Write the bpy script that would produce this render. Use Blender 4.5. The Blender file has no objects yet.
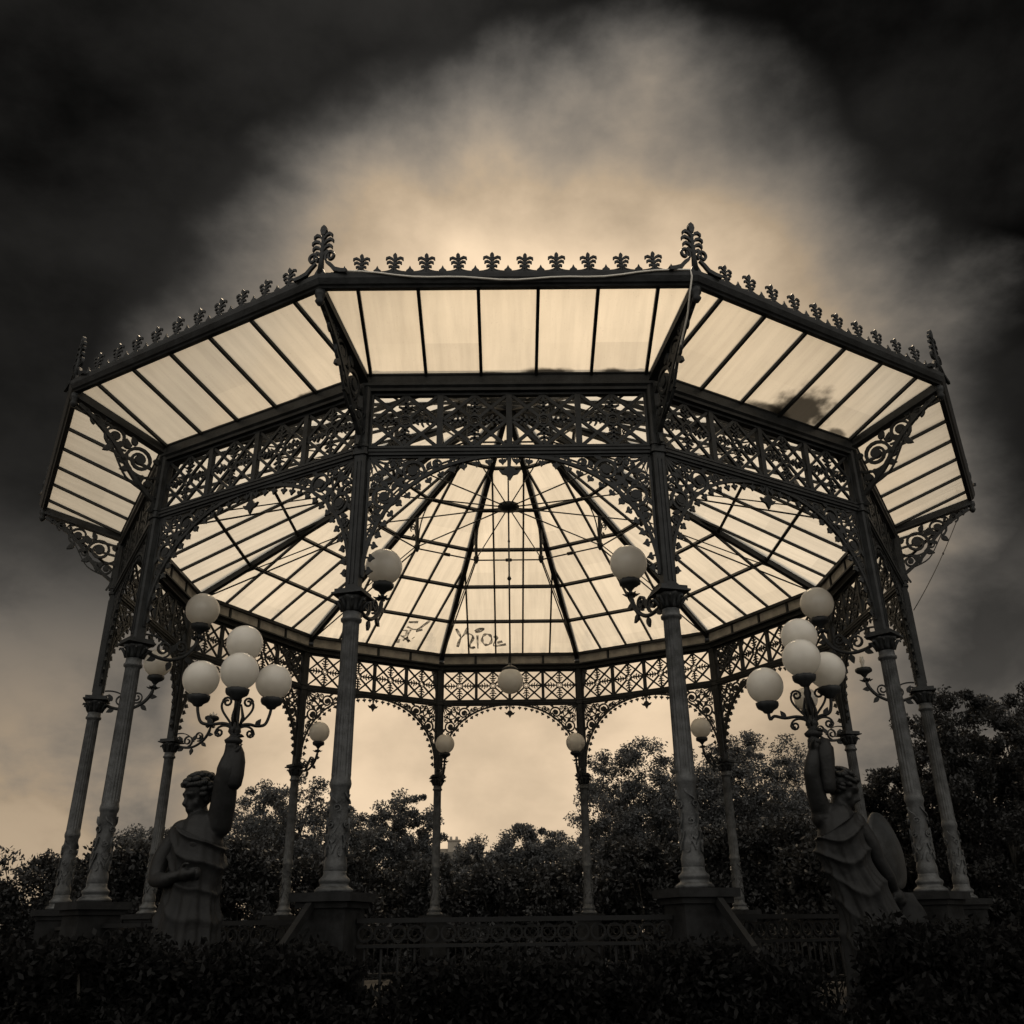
import bpy, math, random
import numpy as np
from mathutils import Vector, Matrix, noise

random.seed(7); np.random.seed(7)
PI = math.pi
R = math.radians
sc = bpy.context.scene
C = sc.collection

# ------------------------------------------------------------------ materials
def new_mat(name):
    m = bpy.data.materials.new(name); m.use_nodes = True
    nt = m.node_tree; nt.nodes.clear()
    out = nt.nodes.new('ShaderNodeOutputMaterial')
    return m, nt, out

def N(nt, t, **kw):
    n = nt.nodes.new(t)
    for k, v in kw.items():
        if k in n.inputs: n.inputs[k].default_value = v
        else: setattr(n, k, v)
    return n

def principled(name, col_a, col_b=None, scale=8.0, rough=0.6, metal=0.0, bump=0.0, bscale=40.0, spec=0.5, detail=6.0):
    m, nt, out = new_mat(name)
    p = N(nt, 'ShaderNodeBsdfPrincipled')
    p.inputs['Roughness'].default_value = rough
    p.inputs['Metallic'].default_value = metal
    p.inputs['Specular IOR Level'].default_value = spec
    tc = N(nt, 'ShaderNodeTexCoord')
    if col_b:
        n = N(nt, 'ShaderNodeTexNoise', Scale=scale, Detail=detail, Roughness=0.65)
        r = N(nt, 'ShaderNodeValToRGB')
        r.color_ramp.elements[0].color = (*col_a, 1); r.color_ramp.elements[1].color = (*col_b, 1)
        r.color_ramp.elements[0].position = 0.35; r.color_ramp.elements[1].position = 0.68
        nt.links.new(tc.outputs['Object'], n.inputs['Vector'])
        nt.links.new(n.outputs['Fac'], r.inputs['Fac'])
        nt.links.new(r.outputs['Color'], p.inputs['Base Color'])
        rr = N(nt, 'ShaderNodeMapRange'); rr.inputs['To Min'].default_value = rough - .12; rr.inputs['To Max'].default_value = min(1, rough + .18)
        nt.links.new(n.outputs['Fac'], rr.inputs['Value']); nt.links.new(rr.outputs['Result'], p.inputs['Roughness'])
    else:
        p.inputs['Base Color'].default_value = (*col_a, 1)
    if bump:
        n2 = N(nt, 'ShaderNodeTexNoise', Scale=bscale, Detail=8.0)
        b = N(nt, 'ShaderNodeBump', Strength=bump, Distance=0.01)
        nt.links.new(tc.outputs['Object'], n2.inputs['Vector'])
        nt.links.new(n2.outputs['Fac'], b.inputs['Height'])
        nt.links.new(b.outputs['Normal'], p.inputs['Normal'])
    nt.links.new(p.outputs['BSDF'], out.inputs['Surface'])
    return m

def glass_mat(name, tint, dirt, clear, dirt_scale, shadow_stains=(), pane=.549):
    """frosted, weathered sheet: mostly translucent, a little see-through, dirt in patches"""
    m, nt, out = new_mat(name)
    tc = N(nt, 'ShaderNodeTexCoord')
    n = N(nt, 'ShaderNodeTexNoise', Scale=dirt_scale, Detail=7.0, Roughness=0.7)
    nt.links.new(tc.outputs['Object'], n.inputs['Vector'])
    r = N(nt, 'ShaderNodeValToRGB')
    r.color_ramp.elements[0].position = 0.30; r.color_ramp.elements[0].color = (*dirt, 1)
    r.color_ramp.elements[1].position = 0.60; r.color_ramp.elements[1].color = (*tint, 1)
    nt.links.new(n.outputs['Fac'], r.inputs['Fac'])
    n2 = N(nt, 'ShaderNodeTexNoise', Scale=95.0, Detail=3.0)
    nt.links.new(tc.outputs['Object'], n2.inputs['Vector'])
    r2 = N(nt, 'ShaderNodeValToRGB')
    r2.color_ramp.elements[0].position = 0.24; r2.color_ramp.elements[0].color = (.55, .55, .55, 1)
    r2.color_ramp.elements[1].position = 0.34; r2.color_ramp.elements[1].color = (1, 1, 1, 1)
    nt.links.new(n2.outputs['Fac'], r2.inputs['Fac'])
    mul = N(nt, 'ShaderNodeMix', data_type='RGBA', blend_type='MULTIPLY'); mul.inputs[0].default_value = 1.0
    nt.links.new(r.outputs['Color'], mul.inputs[6]); nt.links.new(r2.outputs['Color'], mul.inputs[7])
    mpS = N(nt, 'ShaderNodeMapping'); mpS.inputs['Scale'].default_value = (9.0, .7, .7); nt.links.new(tc.outputs['Object'], mpS.inputs['Vector'])
    oi = N(nt, 'ShaderNodeObjectInfo'); nS = N(nt, 'ShaderNodeTexNoise', noise_dimensions='4D', Scale=1.3, Detail=6.0, Roughness=.6)
    nt.links.new(mpS.outputs[0], nS.inputs['Vector'])
    wm = N(nt, 'ShaderNodeMath', operation='MULTIPLY'); wm.inputs[1].default_value = 40.0; nt.links.new(oi.outputs['Random'], wm.inputs[0]); nt.links.new(wm.outputs[0], nS.inputs['W'])
    mS = N(nt, 'ShaderNodeMapRange')
    for i, v in enumerate((.28, .60, .86, 1.04)): mS.inputs[i+1].default_value = v
    nt.links.new(nS.outputs['Fac'], mS.inputs[0])
    xS = N(nt, 'ShaderNodeMix', data_type='RGBA', blend_type='MULTIPLY'); xS.inputs[0].default_value = 1.0
    nt.links.new(mul.outputs[2], xS.inputs[6]); nt.links.new(mS.outputs[0], xS.inputs[7]); mul = xS
    # each pane of the sheet aged a little differently (panes are about half a metre wide)
    sp = N(nt, 'ShaderNodeSeparateXYZ'); nt.links.new(tc.outputs['Object'], sp.inputs[0])
    dv = N(nt, 'ShaderNodeMath', operation='MULTIPLY_ADD'); dv.inputs[1].default_value = 1/pane; dv.inputs[2].default_value = .5; nt.links.new(sp.outputs['X'], dv.inputs[0])
    fl = N(nt, 'ShaderNodeMath', operation='FLOOR'); nt.links.new(dv.outputs[0], fl.inputs[0])
    dy = N(nt, 'ShaderNodeMath', operation='MULTIPLY_ADD'); dy.inputs[1].default_value = 1/.838; dy.inputs[2].default_value = -.14; nt.links.new(sp.outputs['Y'], dy.inputs[0])
    fy = N(nt, 'ShaderNodeMath', operation='FLOOR'); nt.links.new(dy.outputs[0], fy.inputs[0])
    cb_ = N(nt, 'ShaderNodeCombineXYZ'); nt.links.new(fl.outputs[0], cb_.inputs[0]); nt.links.new(fy.outputs[0], cb_.inputs[1]); nt.links.new(wm.outputs[0], cb_.inputs[2])
    wn = N(nt, 'ShaderNodeTexWhiteNoise', noise_dimensions='3D'); nt.links.new(cb_.outputs[0], wn.inputs['Vector'])
    mP = N(nt, 'ShaderNodeMapRange'); mP.inputs[3].default_value = .88; mP.inputs[4].default_value = 1.0; nt.links.new(wn.outputs['Value'], mP.inputs[0])
    xP = N(nt, 'ShaderNodeMix', data_type='RGBA', blend_type='MULTIPLY'); xP.inputs[0].default_value = 1.0
    nt.links.new(mul.outputs[2], xP.inputs[6]); nt.links.new(mP.outputs[0], xP.inputs[7]); mul = xP
    for (cx, cy, rx, ry, dens) in shadow_stains:      # soft ragged leaf-litter shadow and edge staining painted into the sheet colour
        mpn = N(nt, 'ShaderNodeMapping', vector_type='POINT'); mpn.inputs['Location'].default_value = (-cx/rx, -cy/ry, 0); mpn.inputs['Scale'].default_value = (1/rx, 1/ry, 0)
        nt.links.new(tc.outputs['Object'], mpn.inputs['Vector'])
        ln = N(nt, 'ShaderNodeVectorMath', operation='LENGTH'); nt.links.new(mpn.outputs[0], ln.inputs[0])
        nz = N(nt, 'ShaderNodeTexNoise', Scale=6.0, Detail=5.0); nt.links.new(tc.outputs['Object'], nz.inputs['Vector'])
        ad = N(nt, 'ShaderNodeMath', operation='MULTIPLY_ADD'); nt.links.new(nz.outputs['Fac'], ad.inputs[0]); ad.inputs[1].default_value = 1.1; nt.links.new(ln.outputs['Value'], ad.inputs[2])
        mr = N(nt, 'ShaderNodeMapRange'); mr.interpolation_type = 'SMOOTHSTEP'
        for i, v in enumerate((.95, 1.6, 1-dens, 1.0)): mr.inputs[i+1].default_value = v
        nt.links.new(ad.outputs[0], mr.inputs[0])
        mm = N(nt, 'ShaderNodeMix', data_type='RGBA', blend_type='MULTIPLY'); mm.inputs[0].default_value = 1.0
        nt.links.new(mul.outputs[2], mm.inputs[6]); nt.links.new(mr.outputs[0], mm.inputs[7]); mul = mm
    tr = N(nt, 'ShaderNodeBsdfTranslucent'); nt.links.new(mul.outputs[2], tr.inputs['Color'])
    tp = N(nt, 'ShaderNodeBsdfTransparent'); nt.links.new(mul.outputs[2], tp.inputs['Color'])
    df = N(nt, 'ShaderNodeBsdfDiffuse'); df.inputs['Color'].default_value = (.55, .52, .47, 1)
    gl = N(nt, 'ShaderNodeBsdfGlossy', Roughness=0.25)
    m1 = N(nt, 'ShaderNodeMixShader'); m1.inputs[0].default_value = clear
    nt.links.new(tr.outputs[0], m1.inputs[1]); nt.links.new(tp.outputs[0], m1.inputs[2])
    m2 = N(nt, 'ShaderNodeMixShader'); m2.inputs[0].default_value = 0.05
    nt.links.new(m1.outputs[0], m2.inputs[1]); nt.links.new(df.outputs[0], m2.inputs[2])
    m3 = N(nt, 'ShaderNodeMixShader'); m3.inputs[0].default_value = 0.03
    nt.links.new(m2.outputs[0], m3.inputs[1]); nt.links.new(gl.outputs[0], m3.inputs[2])
    nt.links.new(m3.outputs[0], out.inputs['Surface'])
    return m

M = {}
M['iron'] = principled('black_painted_iron', (.011, .012, .0125), (.034, .0365, .038), scale=7, rough=.42, bump=.25, bscale=60, spec=.22)
M['iron_light'] = principled('weathered_iron', (.022, .0235, .024), (.092, .096, .098), scale=9, rough=.40, bump=.35, bscale=70, spec=.4)
M['iron_dark'] = principled('black_railing_iron', (.004, .0041, .0042), (.011, .0113, .0115), scale=7, rough=.7, spec=.25)
M['board'] = principled('painted_board', (.26, .245, .215), (.46, .43, .38), scale=6, rough=.7, bump=.2, bscale=30)
M['stone'] = principled('weathered_stone', (.007, .0072, .0072), (.024, .0245, .025), scale=5, rough=.92, bump=.5, bscale=25, spec=.15)
M['bronze'] = principled('dark_bronze', (.008, .0082, .0082), (.016, .0165, .017), scale=6, spec=.25, rough=.5, bump=.35, bscale=35)
M['cloth'] = principled('bronze_drapery', (.008, .0082, .0082), (.017, .0175, .018), scale=9, spec=.25, rough=.6, bump=.3, bscale=40)
M['asphalt'] = principled('dark_paving', (.012, .0115, .011), (.03, .0285, .027), scale=5, rough=.95, spec=.1, bump=.3)
M['bark'] = principled('bark', (.022, .02, .016), (.05, .045, .037), scale=12, rough=.9, bump=.6)
M['earth'] = principled('dark_grass', (.012, .0115, .0105), (.035, .033, .029), scale=3, rough=.95, bump=.6, bscale=20)
def paint():
    m, nt, out = new_mat('spray_paint')
    tc = N(nt, 'ShaderNodeTexCoord'); n = N(nt, 'ShaderNodeTexNoise', Scale=9.0, Detail=7.0, Roughness=.7); nt.links.new(tc.outputs['Object'], n.inputs['Vector'])
    r = N(nt, 'ShaderNodeMapRange')
    for i, v in enumerate((.36, .66, .85, .25)): r.inputs[i+1].default_value = v
    nt.links.new(n.outputs['Fac'], r.inputs[0])
    d = N(nt, 'ShaderNodeBsdfDiffuse'); d.inputs['Color'].default_value = (.05, .048, .045, 1); t = N(nt, 'ShaderNodeBsdfTransparent')
    mx = N(nt, 'ShaderNodeMixShader'); nt.links.new(r.outputs[0], mx.inputs[0]); nt.links.new(t.outputs[0], mx.inputs[1]); nt.links.new(d.outputs[0], mx.inputs[2])
    nt.links.new(mx.outputs[0], out.inputs['Surface']); return m
M['paint'] = paint()
M['wire'] = principled('wire_sleeve', (.05, .045, .04), rough=.6)
M['rope'] = principled('pale_cable_sleeve', (.68, .65, .58), (.82, .78, .70), scale=20, rough=.7)
M['roof_tile'] = principled('slate_roof', (.05, .045, .038), (.10, .09, .075), scale=4, rough=.8)
M['render_wall'] = principled('rendered_wall', (.25, .22, .18), (.34, .30, .25), scale=2, rough=.9)
M['window'] = principled('window_glass', (.02, .02, .02), rough=.12)
M['glass_roof'] = glass_mat('frosted_roof_sheet', (.95, .91, .82), (.85, .81, .72), .22, 0.55, pane=.5516)
M['glass_canopy'] = glass_mat('frosted_canopy_sheet', (.92, .88, .79), (.82, .78, .69), .5, 0.5)
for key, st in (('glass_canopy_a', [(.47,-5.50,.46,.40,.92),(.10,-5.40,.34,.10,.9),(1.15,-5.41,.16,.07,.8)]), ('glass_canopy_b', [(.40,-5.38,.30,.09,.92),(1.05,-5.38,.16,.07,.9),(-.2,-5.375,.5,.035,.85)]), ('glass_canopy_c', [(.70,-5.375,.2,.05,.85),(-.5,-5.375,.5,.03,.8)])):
    M[key] = glass_mat('shadow_stained_canopy_sheet', (.92, .88, .79), (.82, .78, .69), .5, 0.5, st)

def opal():
    m, nt, out = new_mat('opal_glass')
    tc = N(nt, 'ShaderNodeTexCoord')
    n = N(nt, 'ShaderNodeTexNoise', Scale=9.0, Detail=6.0); nt.links.new(tc.outputs['Object'], n.inputs['Vector'])
    r = N(nt, 'ShaderNodeValToRGB')
    r.color_ramp.elements[0].position = .3; r.color_ramp.elements[0].color = (.90, .86, .78, 1)
    r.color_ramp.elements[1].position = .6; r.color_ramp.elements[1].color = (.97, .93, .85, 1)
    nt.links.new(n.outputs['Fac'], r.inputs['Fac'])
    df = N(nt, 'ShaderNodeBsdfDiffuse'); tr = N(nt, 'ShaderNodeBsdfTranslucent')
    nt.links.new(r.outputs['Color'], df.inputs['Color']); nt.links.new(r.outputs['Color'], tr.inputs['Color'])
    mx = N(nt, 'ShaderNodeMixShader'); mx.inputs[0].default_value = .5
    nt.links.new(df.outputs[0], mx.inputs[1]); nt.links.new(tr.outputs[0], mx.inputs[2])
    gl = N(nt, 'ShaderNodeBsdfGlossy', Roughness=.12)
    fr = N(nt, 'ShaderNodeFresnel', IOR=1.45)
    m2 = N(nt, 'ShaderNodeMixShader'); nt.links.new(fr.outputs[0], m2.inputs[0])
    nt.links.new(mx.outputs[0], m2.inputs[1]); nt.links.new(gl.outputs[0], m2.inputs[2])
    nt.links.new(m2.outputs[0], out.inputs['Surface'])
    return m
M['opal'] = opal()

def leaf_mat(name, a, b):
    m, nt, out = new_mat(name)
    oi = N(nt, 'ShaderNodeNewGeometry')
    r = N(nt, 'ShaderNodeValToRGB')
    r.color_ramp.elements[0].color = (*a, 1); r.color_ramp.elements[1].color = (*b, 1)
    nt.links.new(oi.outputs['Random Per Island'], r.inputs['Fac'])
    df = N(nt, 'ShaderNodeBsdfDiffuse'); tr = N(nt, 'ShaderNodeBsdfTranslucent'); gl = N(nt, 'ShaderNodeBsdfGlossy', Roughness=.45)
    gl.inputs['Color'].default_value = (.5, .5, .5, 1) if b[0] > .025 else (.12, .12, .12, 1)
    nt.links.new(r.outputs['Color'], df.inputs['Color']); nt.links.new(r.outputs['Color'], tr.inputs['Color'])
    mx = N(nt, 'ShaderNodeMixShader'); mx.inputs[0].default_value = .3
    nt.links.new(df.outputs[0], mx.inputs[1]); nt.links.new(tr.outputs[0], mx.inputs[2])
    m2 = N(nt, 'ShaderNodeMixShader'); m2.inputs[0].default_value = .05
    nt.links.new(mx.outputs[0], m2.inputs[1]); nt.links.new(gl.outputs[0], m2.inputs[2])
    nt.links.new(m2.outputs[0], out.inputs['Surface'])
    return m
M['leaf'] = leaf_mat('leaf', (.03, .0315, .032), (.11, .114, .116))
M['leaf_dark'] = leaf_mat('leaf_evergreen', (.008, .008, .008), (.03, .031, .031))
M['leaf_low'] = leaf_mat('leaf_low', (.003, .003, .003), (.015, .015, .015))
M['leaf_pale'] = leaf_mat('leaf_pale', (.03, .027, .021), (.11, .10, .08))

# ------------------------------------------------------------------ mesh collector
class MB:
    def __init__(s): s.v = []; s.f = []; s.sm = []
    def add(s, vs, fs, smooth=False):
        o = len(s.v); s.v += [tuple(p) for p in vs]
        for f in fs: s.f.append(tuple(i + o for i in f)); s.sm.append(smooth)
    def box(s, x0, x1, y0, y1, z0, z1):
        s.add([(x0,y0,z0),(x1,y0,z0),(x1,y1,z0),(x0,y1,z0),(x0,y0,z1),(x1,y0,z1),(x1,y1,z1),(x0,y1,z1)],
              [(0,3,2,1),(4,5,6,7),(0,1,5,4),(1,2,6,5),(2,3,7,6),(3,0,4,7)])
    def bar(s, a, b, w, h, up=(0,0,1)):
        a, b = Vector(a), Vector(b); d = (b - a).normalized(); up = Vector(up)
        sx = d.cross(up)
        if sx.length < 1e-4: sx = d.cross(Vector((1,0,0)))
        sx.normalize(); sy = sx.cross(d)
        q = [sx*w/2*i + sy*h/2*j for i, j in ((-1,-1),(1,-1),(1,1),(-1,1))]
        s.add([a+p for p in q] + [b+p for p in q], [(3,2,1,0),(4,5,6,7),(0,1,5,4),(1,2,6,5),(2,3,7,6),(3,0,4,7)])
    def tube(s, pts, r, n=6, close=True):
        pts = [Vector(p) for p in pts]; m = len(pts)
        rs = r if isinstance(r, (list, tuple)) else [r]*m
        t0 = (pts[1]-pts[0]).normalized()
        ref = Vector((0,0,1)) if abs(t0.z) < .9 else Vector((1,0,0))
        u = t0.cross(ref).normalized()
        vs = []
        for i, p in enumerate(pts):
            t = (pts[min(i+1,m-1)] - pts[max(i-1,0)])
            t = t.normalized() if t.length > 1e-9 else t0
            u = (u - t*u.dot(t))
            u = u.normalized() if u.length > 1e-6 else t.orthogonal().normalized()
            w = t.cross(u)
            for k in range(n):
                a = 2*PI*k/n; vs.append(p + (u*math.cos(a) + w*math.sin(a))*rs[i])
        fs = [(i*n+k, i*n+(k+1)%n, (i+1)*n+(k+1)%n, (i+1)*n+k) for i in range(m-1) for k in range(n)]
        if close: fs += [tuple(range(n-1,-1,-1)), tuple((m-1)*n+k for k in range(n))]
        s.add(vs, fs, True)
    def lathe(s, prof, n=24, c=(0,0,0), rf=None, smooth=True, axis=None):
        """prof: list of (r,z); rf(theta, r, z)->r"""
        vs = []
        for r, z in prof:
            for k in range(n):
                a = 2*PI*k/n; rr = rf(a, r, z) if rf else r
                vs.append((c[0]+rr*math.cos(a), c[1]+rr*math.sin(a), c[2]+z))
        m = len(prof)
        fs = [(i*n+k, i*n+(k+1)%n, (i+1)*n+(k+1)%n, (i+1)*n+k) for i in range(m-1) for k in range(n)]
        fs += [tuple(range(n-1,-1,-1)), tuple((m-1)*n+k for k in range(n))]
        s.add(vs, fs, smooth)
    def plate(s, poly, fr, t, off=0.0):
        n = len(poly)
        vs = [fr(u, v, off - t/2) for u, v in poly] + [fr(u, v, off + t/2) for u, v in poly]
        fs = [tuple(range(n-1,-1,-1)), tuple(range(n, 2*n))] + [(i, (i+1)%n, n+(i+1)%n, n+i) for i in range(n)]
        s.add(vs, fs)
    def rib(s, pts, w, fr, t, off=0.0):
        """flat strip of width w (number or list) along a 2-D polyline in frame fr, thickness t"""
        m = len(pts); ws = w if isinstance(w, (list, tuple)) else [w]*m
        L = []; Rr = []
        for i in range(m):
            a = pts[max(i-1,0)]; b = pts[min(i+1,m-1)]
            dx, dy = b[0]-a[0], b[1]-a[1]; l = math.hypot(dx, dy) or 1
            nx, ny = -dy/l, dx/l
            L.append((pts[i][0]+nx*ws[i]/2, pts[i][1]+ny*ws[i]/2)); Rr.append((pts[i][0]-nx*ws[i]/2, pts[i][1]-ny*ws[i]/2))
        vs = []
        for i in range(m):
            vs += [fr(*L[i], off-t/2), fr(*Rr[i], off-t/2), fr(*Rr[i], off+t/2), fr(*L[i], off+t/2)]
        fs = []
        for i in range(m-1):
            o = i*4; q = o+4
            for k in range(4): fs.append((o+k, o+(k+1)%4, q+(k+1)%4, q+k))
        fs += [(3,2,1,0), tuple((m-1)*4+k for k in range(4))]
        s.add(vs, fs)
    def ellipsoid(s, c, r, n=16, m=10, rot=None):
        vs = [];
        for i in range(m+1):
            ph = -PI/2 + PI*i/m
            for k in range(n):
                a = 2*PI*k/n
                p = Vector((r[0]*math.cos(ph)*math.cos(a), r[1]*math.cos(ph)*math.sin(a), r[2]*math.sin(ph)))
                if rot is not None: p = rot @ p
                vs.append(Vector(c)+p)
        fs = [(i*n+k, i*n+(k+1)%n, (i+1)*n+(k+1)%n, (i+1)*n+k) for i in range(m) for k in range(n)]
        s.add(vs, fs, True)
    def mesh(s, name, mat):
        me = bpy.data.meshes.new(name); me.from_pydata(s.v, [], s.f); me.update()
        me.polygons.foreach_set('use_smooth', s.sm)
        me.materials.append(mat); return me
    def build(s, name, mat, parent=None, loc=None, rotz=0):
        o = bpy.data.objects.new(name, s.mesh(name, mat)); C.objects.link(o)
        if parent: o.parent = parent
        if loc: o.location = loc
        o.rotation_euler.z = rotz
        return o

def tag(o, label=None, cat=None, group=None, kind=None):
    if label: o['label'] = label
    if cat: o['category'] = cat
    if group: o['group'] = group
    if kind: o['kind'] = kind
    return o
def empty(name, loc=(0,0,0), rotz=0):
    o = bpy.data.objects.new(name, None); C.objects.link(o); o.location = loc; o.rotation_euler.z = rotz
    o.empty_display_size = .3
    return o
def children(o): return [c for c in bpy.data.objects if c.parent == o]
def copy_tree(o, parent=None):
    c = o.copy(); C.objects.link(c); c.parent = parent
    for ch in children(o): copy_tree(ch, c)
    return c
def ring12(proto, off=0.0, start=0, parent=None):
    """the part made for the front bay (or front column) repeated round the dodecagon"""
    proto.rotation_euler.z = R(off)
    out = [proto]
    for k in range(1, 12):
        c = copy_tree(proto, proto.parent); c.rotation_euler.z = R(30*k + off); out.append(c)
    return out

# ------------------------------------------------------------------ 2-D ornament
def arc(cx, cy, r, a0, a1, n=10):
    return [(cx + r*math.cos(R(a0+(a1-a0)*i/n)), cy + r*math.sin(R(a0+(a1-a0)*i/n))) for i in range(n+1)]
def spiral(cx, cy, r0, r1, a0, turns, n=22):
    return [(cx + (r0+(r1-r0)*i/n)*math.cos(R(a0)+2*PI*turns*i/n), cy + (r0+(r1-r0)*i/n)*math.sin(R(a0)+2*PI*turns*i/n)) for i in range(n+1)]
def bez(p0, p1, p2, p3, n=12):
    out = []
    for i in range(n+1):
        t = i/n; a = (1-t)**3; b = 3*t*(1-t)**2; c = 3*t*t*(1-t); d = t**3
        out.append((a*p0[0]+b*p1[0]+c*p2[0]+d*p3[0], a*p0[1]+b*p1[1]+c*p2[1]+d*p3[1]))
    return out
def disc(cx, cy, r, n=12): return [(cx+r*math.cos(2*PI*i/n), cy+r*math.sin(2*PI*i/n)) for i in range(n)]
def rot2(poly, a, c=(0,0)):
    ca, sa = math.cos(a), math.sin(a)
    return [(c[0]+x*ca-y*sa, c[1]+x*sa+y*ca) for x, y in poly]
def leaf2(l, w):  # pointed leaf along +x
    return [(0,-w*.12),(l*.2,-w*.42),(l*.45,-w*.5),(l*.75,-w*.28),(l,0),(l*.75,w*.28),(l*.45,w*.5),(l*.2,w*.42),(0,w*.12)]
def trefoil2(l):  # little ivy leaf hanging along +x
    return [(0,-.006),(l*.45,-.006),(l*.40,-l*.26),(l*.50,-l*.40),(l*.66,-l*.36),(l*.80,-l*.16),(l*1.05,0),(l*.80,l*.16),(l*.66,l*.36),(l*.50,l*.40),(l*.40,l*.26),(l*.45,.006),(0,.006)]

# ------------------------------------------------------------------ dimensions (metres; eye level is z = 0)
RC, RG, RO, RB = 5.5, 5.574, 6.596, 5.329
Z_FLOOR, Z_CAP, Z_RAIL, Z_TOP, Z_GI, Z_GO, Z_GB, Z_APEX, Z_HUB = -0.75, 2.783, 4.226, 4.886, 5.067, 5.365, 5.206, 7.98, 6.10
T15, C15 = math.tan(R(15)), math.cos(R(15))
AC, AG, AO, AB = RC*C15, RG*C15, RO*C15, RB*C15
GROUND = -1.6
HALF = AC*T15                       # half chord of a bay at the columns
bay = lambda u, v, n: (u, -AC - n, v)          # front bay: u along the chord, v up, n outwards
def mitred(mb, prof, trim=0.0):
    """profile of (apothem, z) swept along the front bay to the mitre planes"""
    n = len(prof); vs = []
    for sg in (-1, 1):
        for a, z in prof: vs.append((sg*(a*T15-trim), -a, z))
    fs = [tuple(range(n)), tuple(range(2*n-1, n-1, -1))] + [(i, n+i, n+(i+1)%n, (i+1)%n) for i in range(n)]
    mb.add(vs, fs)

stand = empty('bandstand', (0, 0, GROUND))
stand_off = Matrix.Translation((0,0,-GROUND))
tag(stand, 'dark cast iron bandstand with glazed roof, lacy ironwork and outward canopy', 'bandstand')
def part(mb, name, mat, parent=None):
    o = mb.build(name, mat, parent or stand)
    if parent is None: o.location.z = -GROUND
    return o

# ---- podium with moulded cap, stone piers under the front columns
mb = MB()
def dodec(mb, prof):
    n = 12; vs = []
    for r, z in prof:
        for k in range(n):
            a = R(-105 + 30*k); vs.append((r*math.cos(a), r*math.sin(a), z))
    m = len(prof)
    fs = [(i*n+k, i*n+(k+1)%n, (i+1)*n+(k+1)%n, (i+1)*n+k) for i in range(m-1) for k in range(n)]
    fs += [tuple(range(n-1,-1,-1)), tuple((m-1)*n+k for k in range(n))]
    mb.add(vs, fs)
dodec(mb, [(5.85,GROUND-.3),(5.85,GROUND+.25),(5.78,GROUND+.3),(5.78,-.99),(5.86,-.95),(5.86,-.88),(5.95,-.84),(5.95,-.77),(5.93,Z_FLOOR)])
part(mb, 'podium', M['asphalt'])

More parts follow.
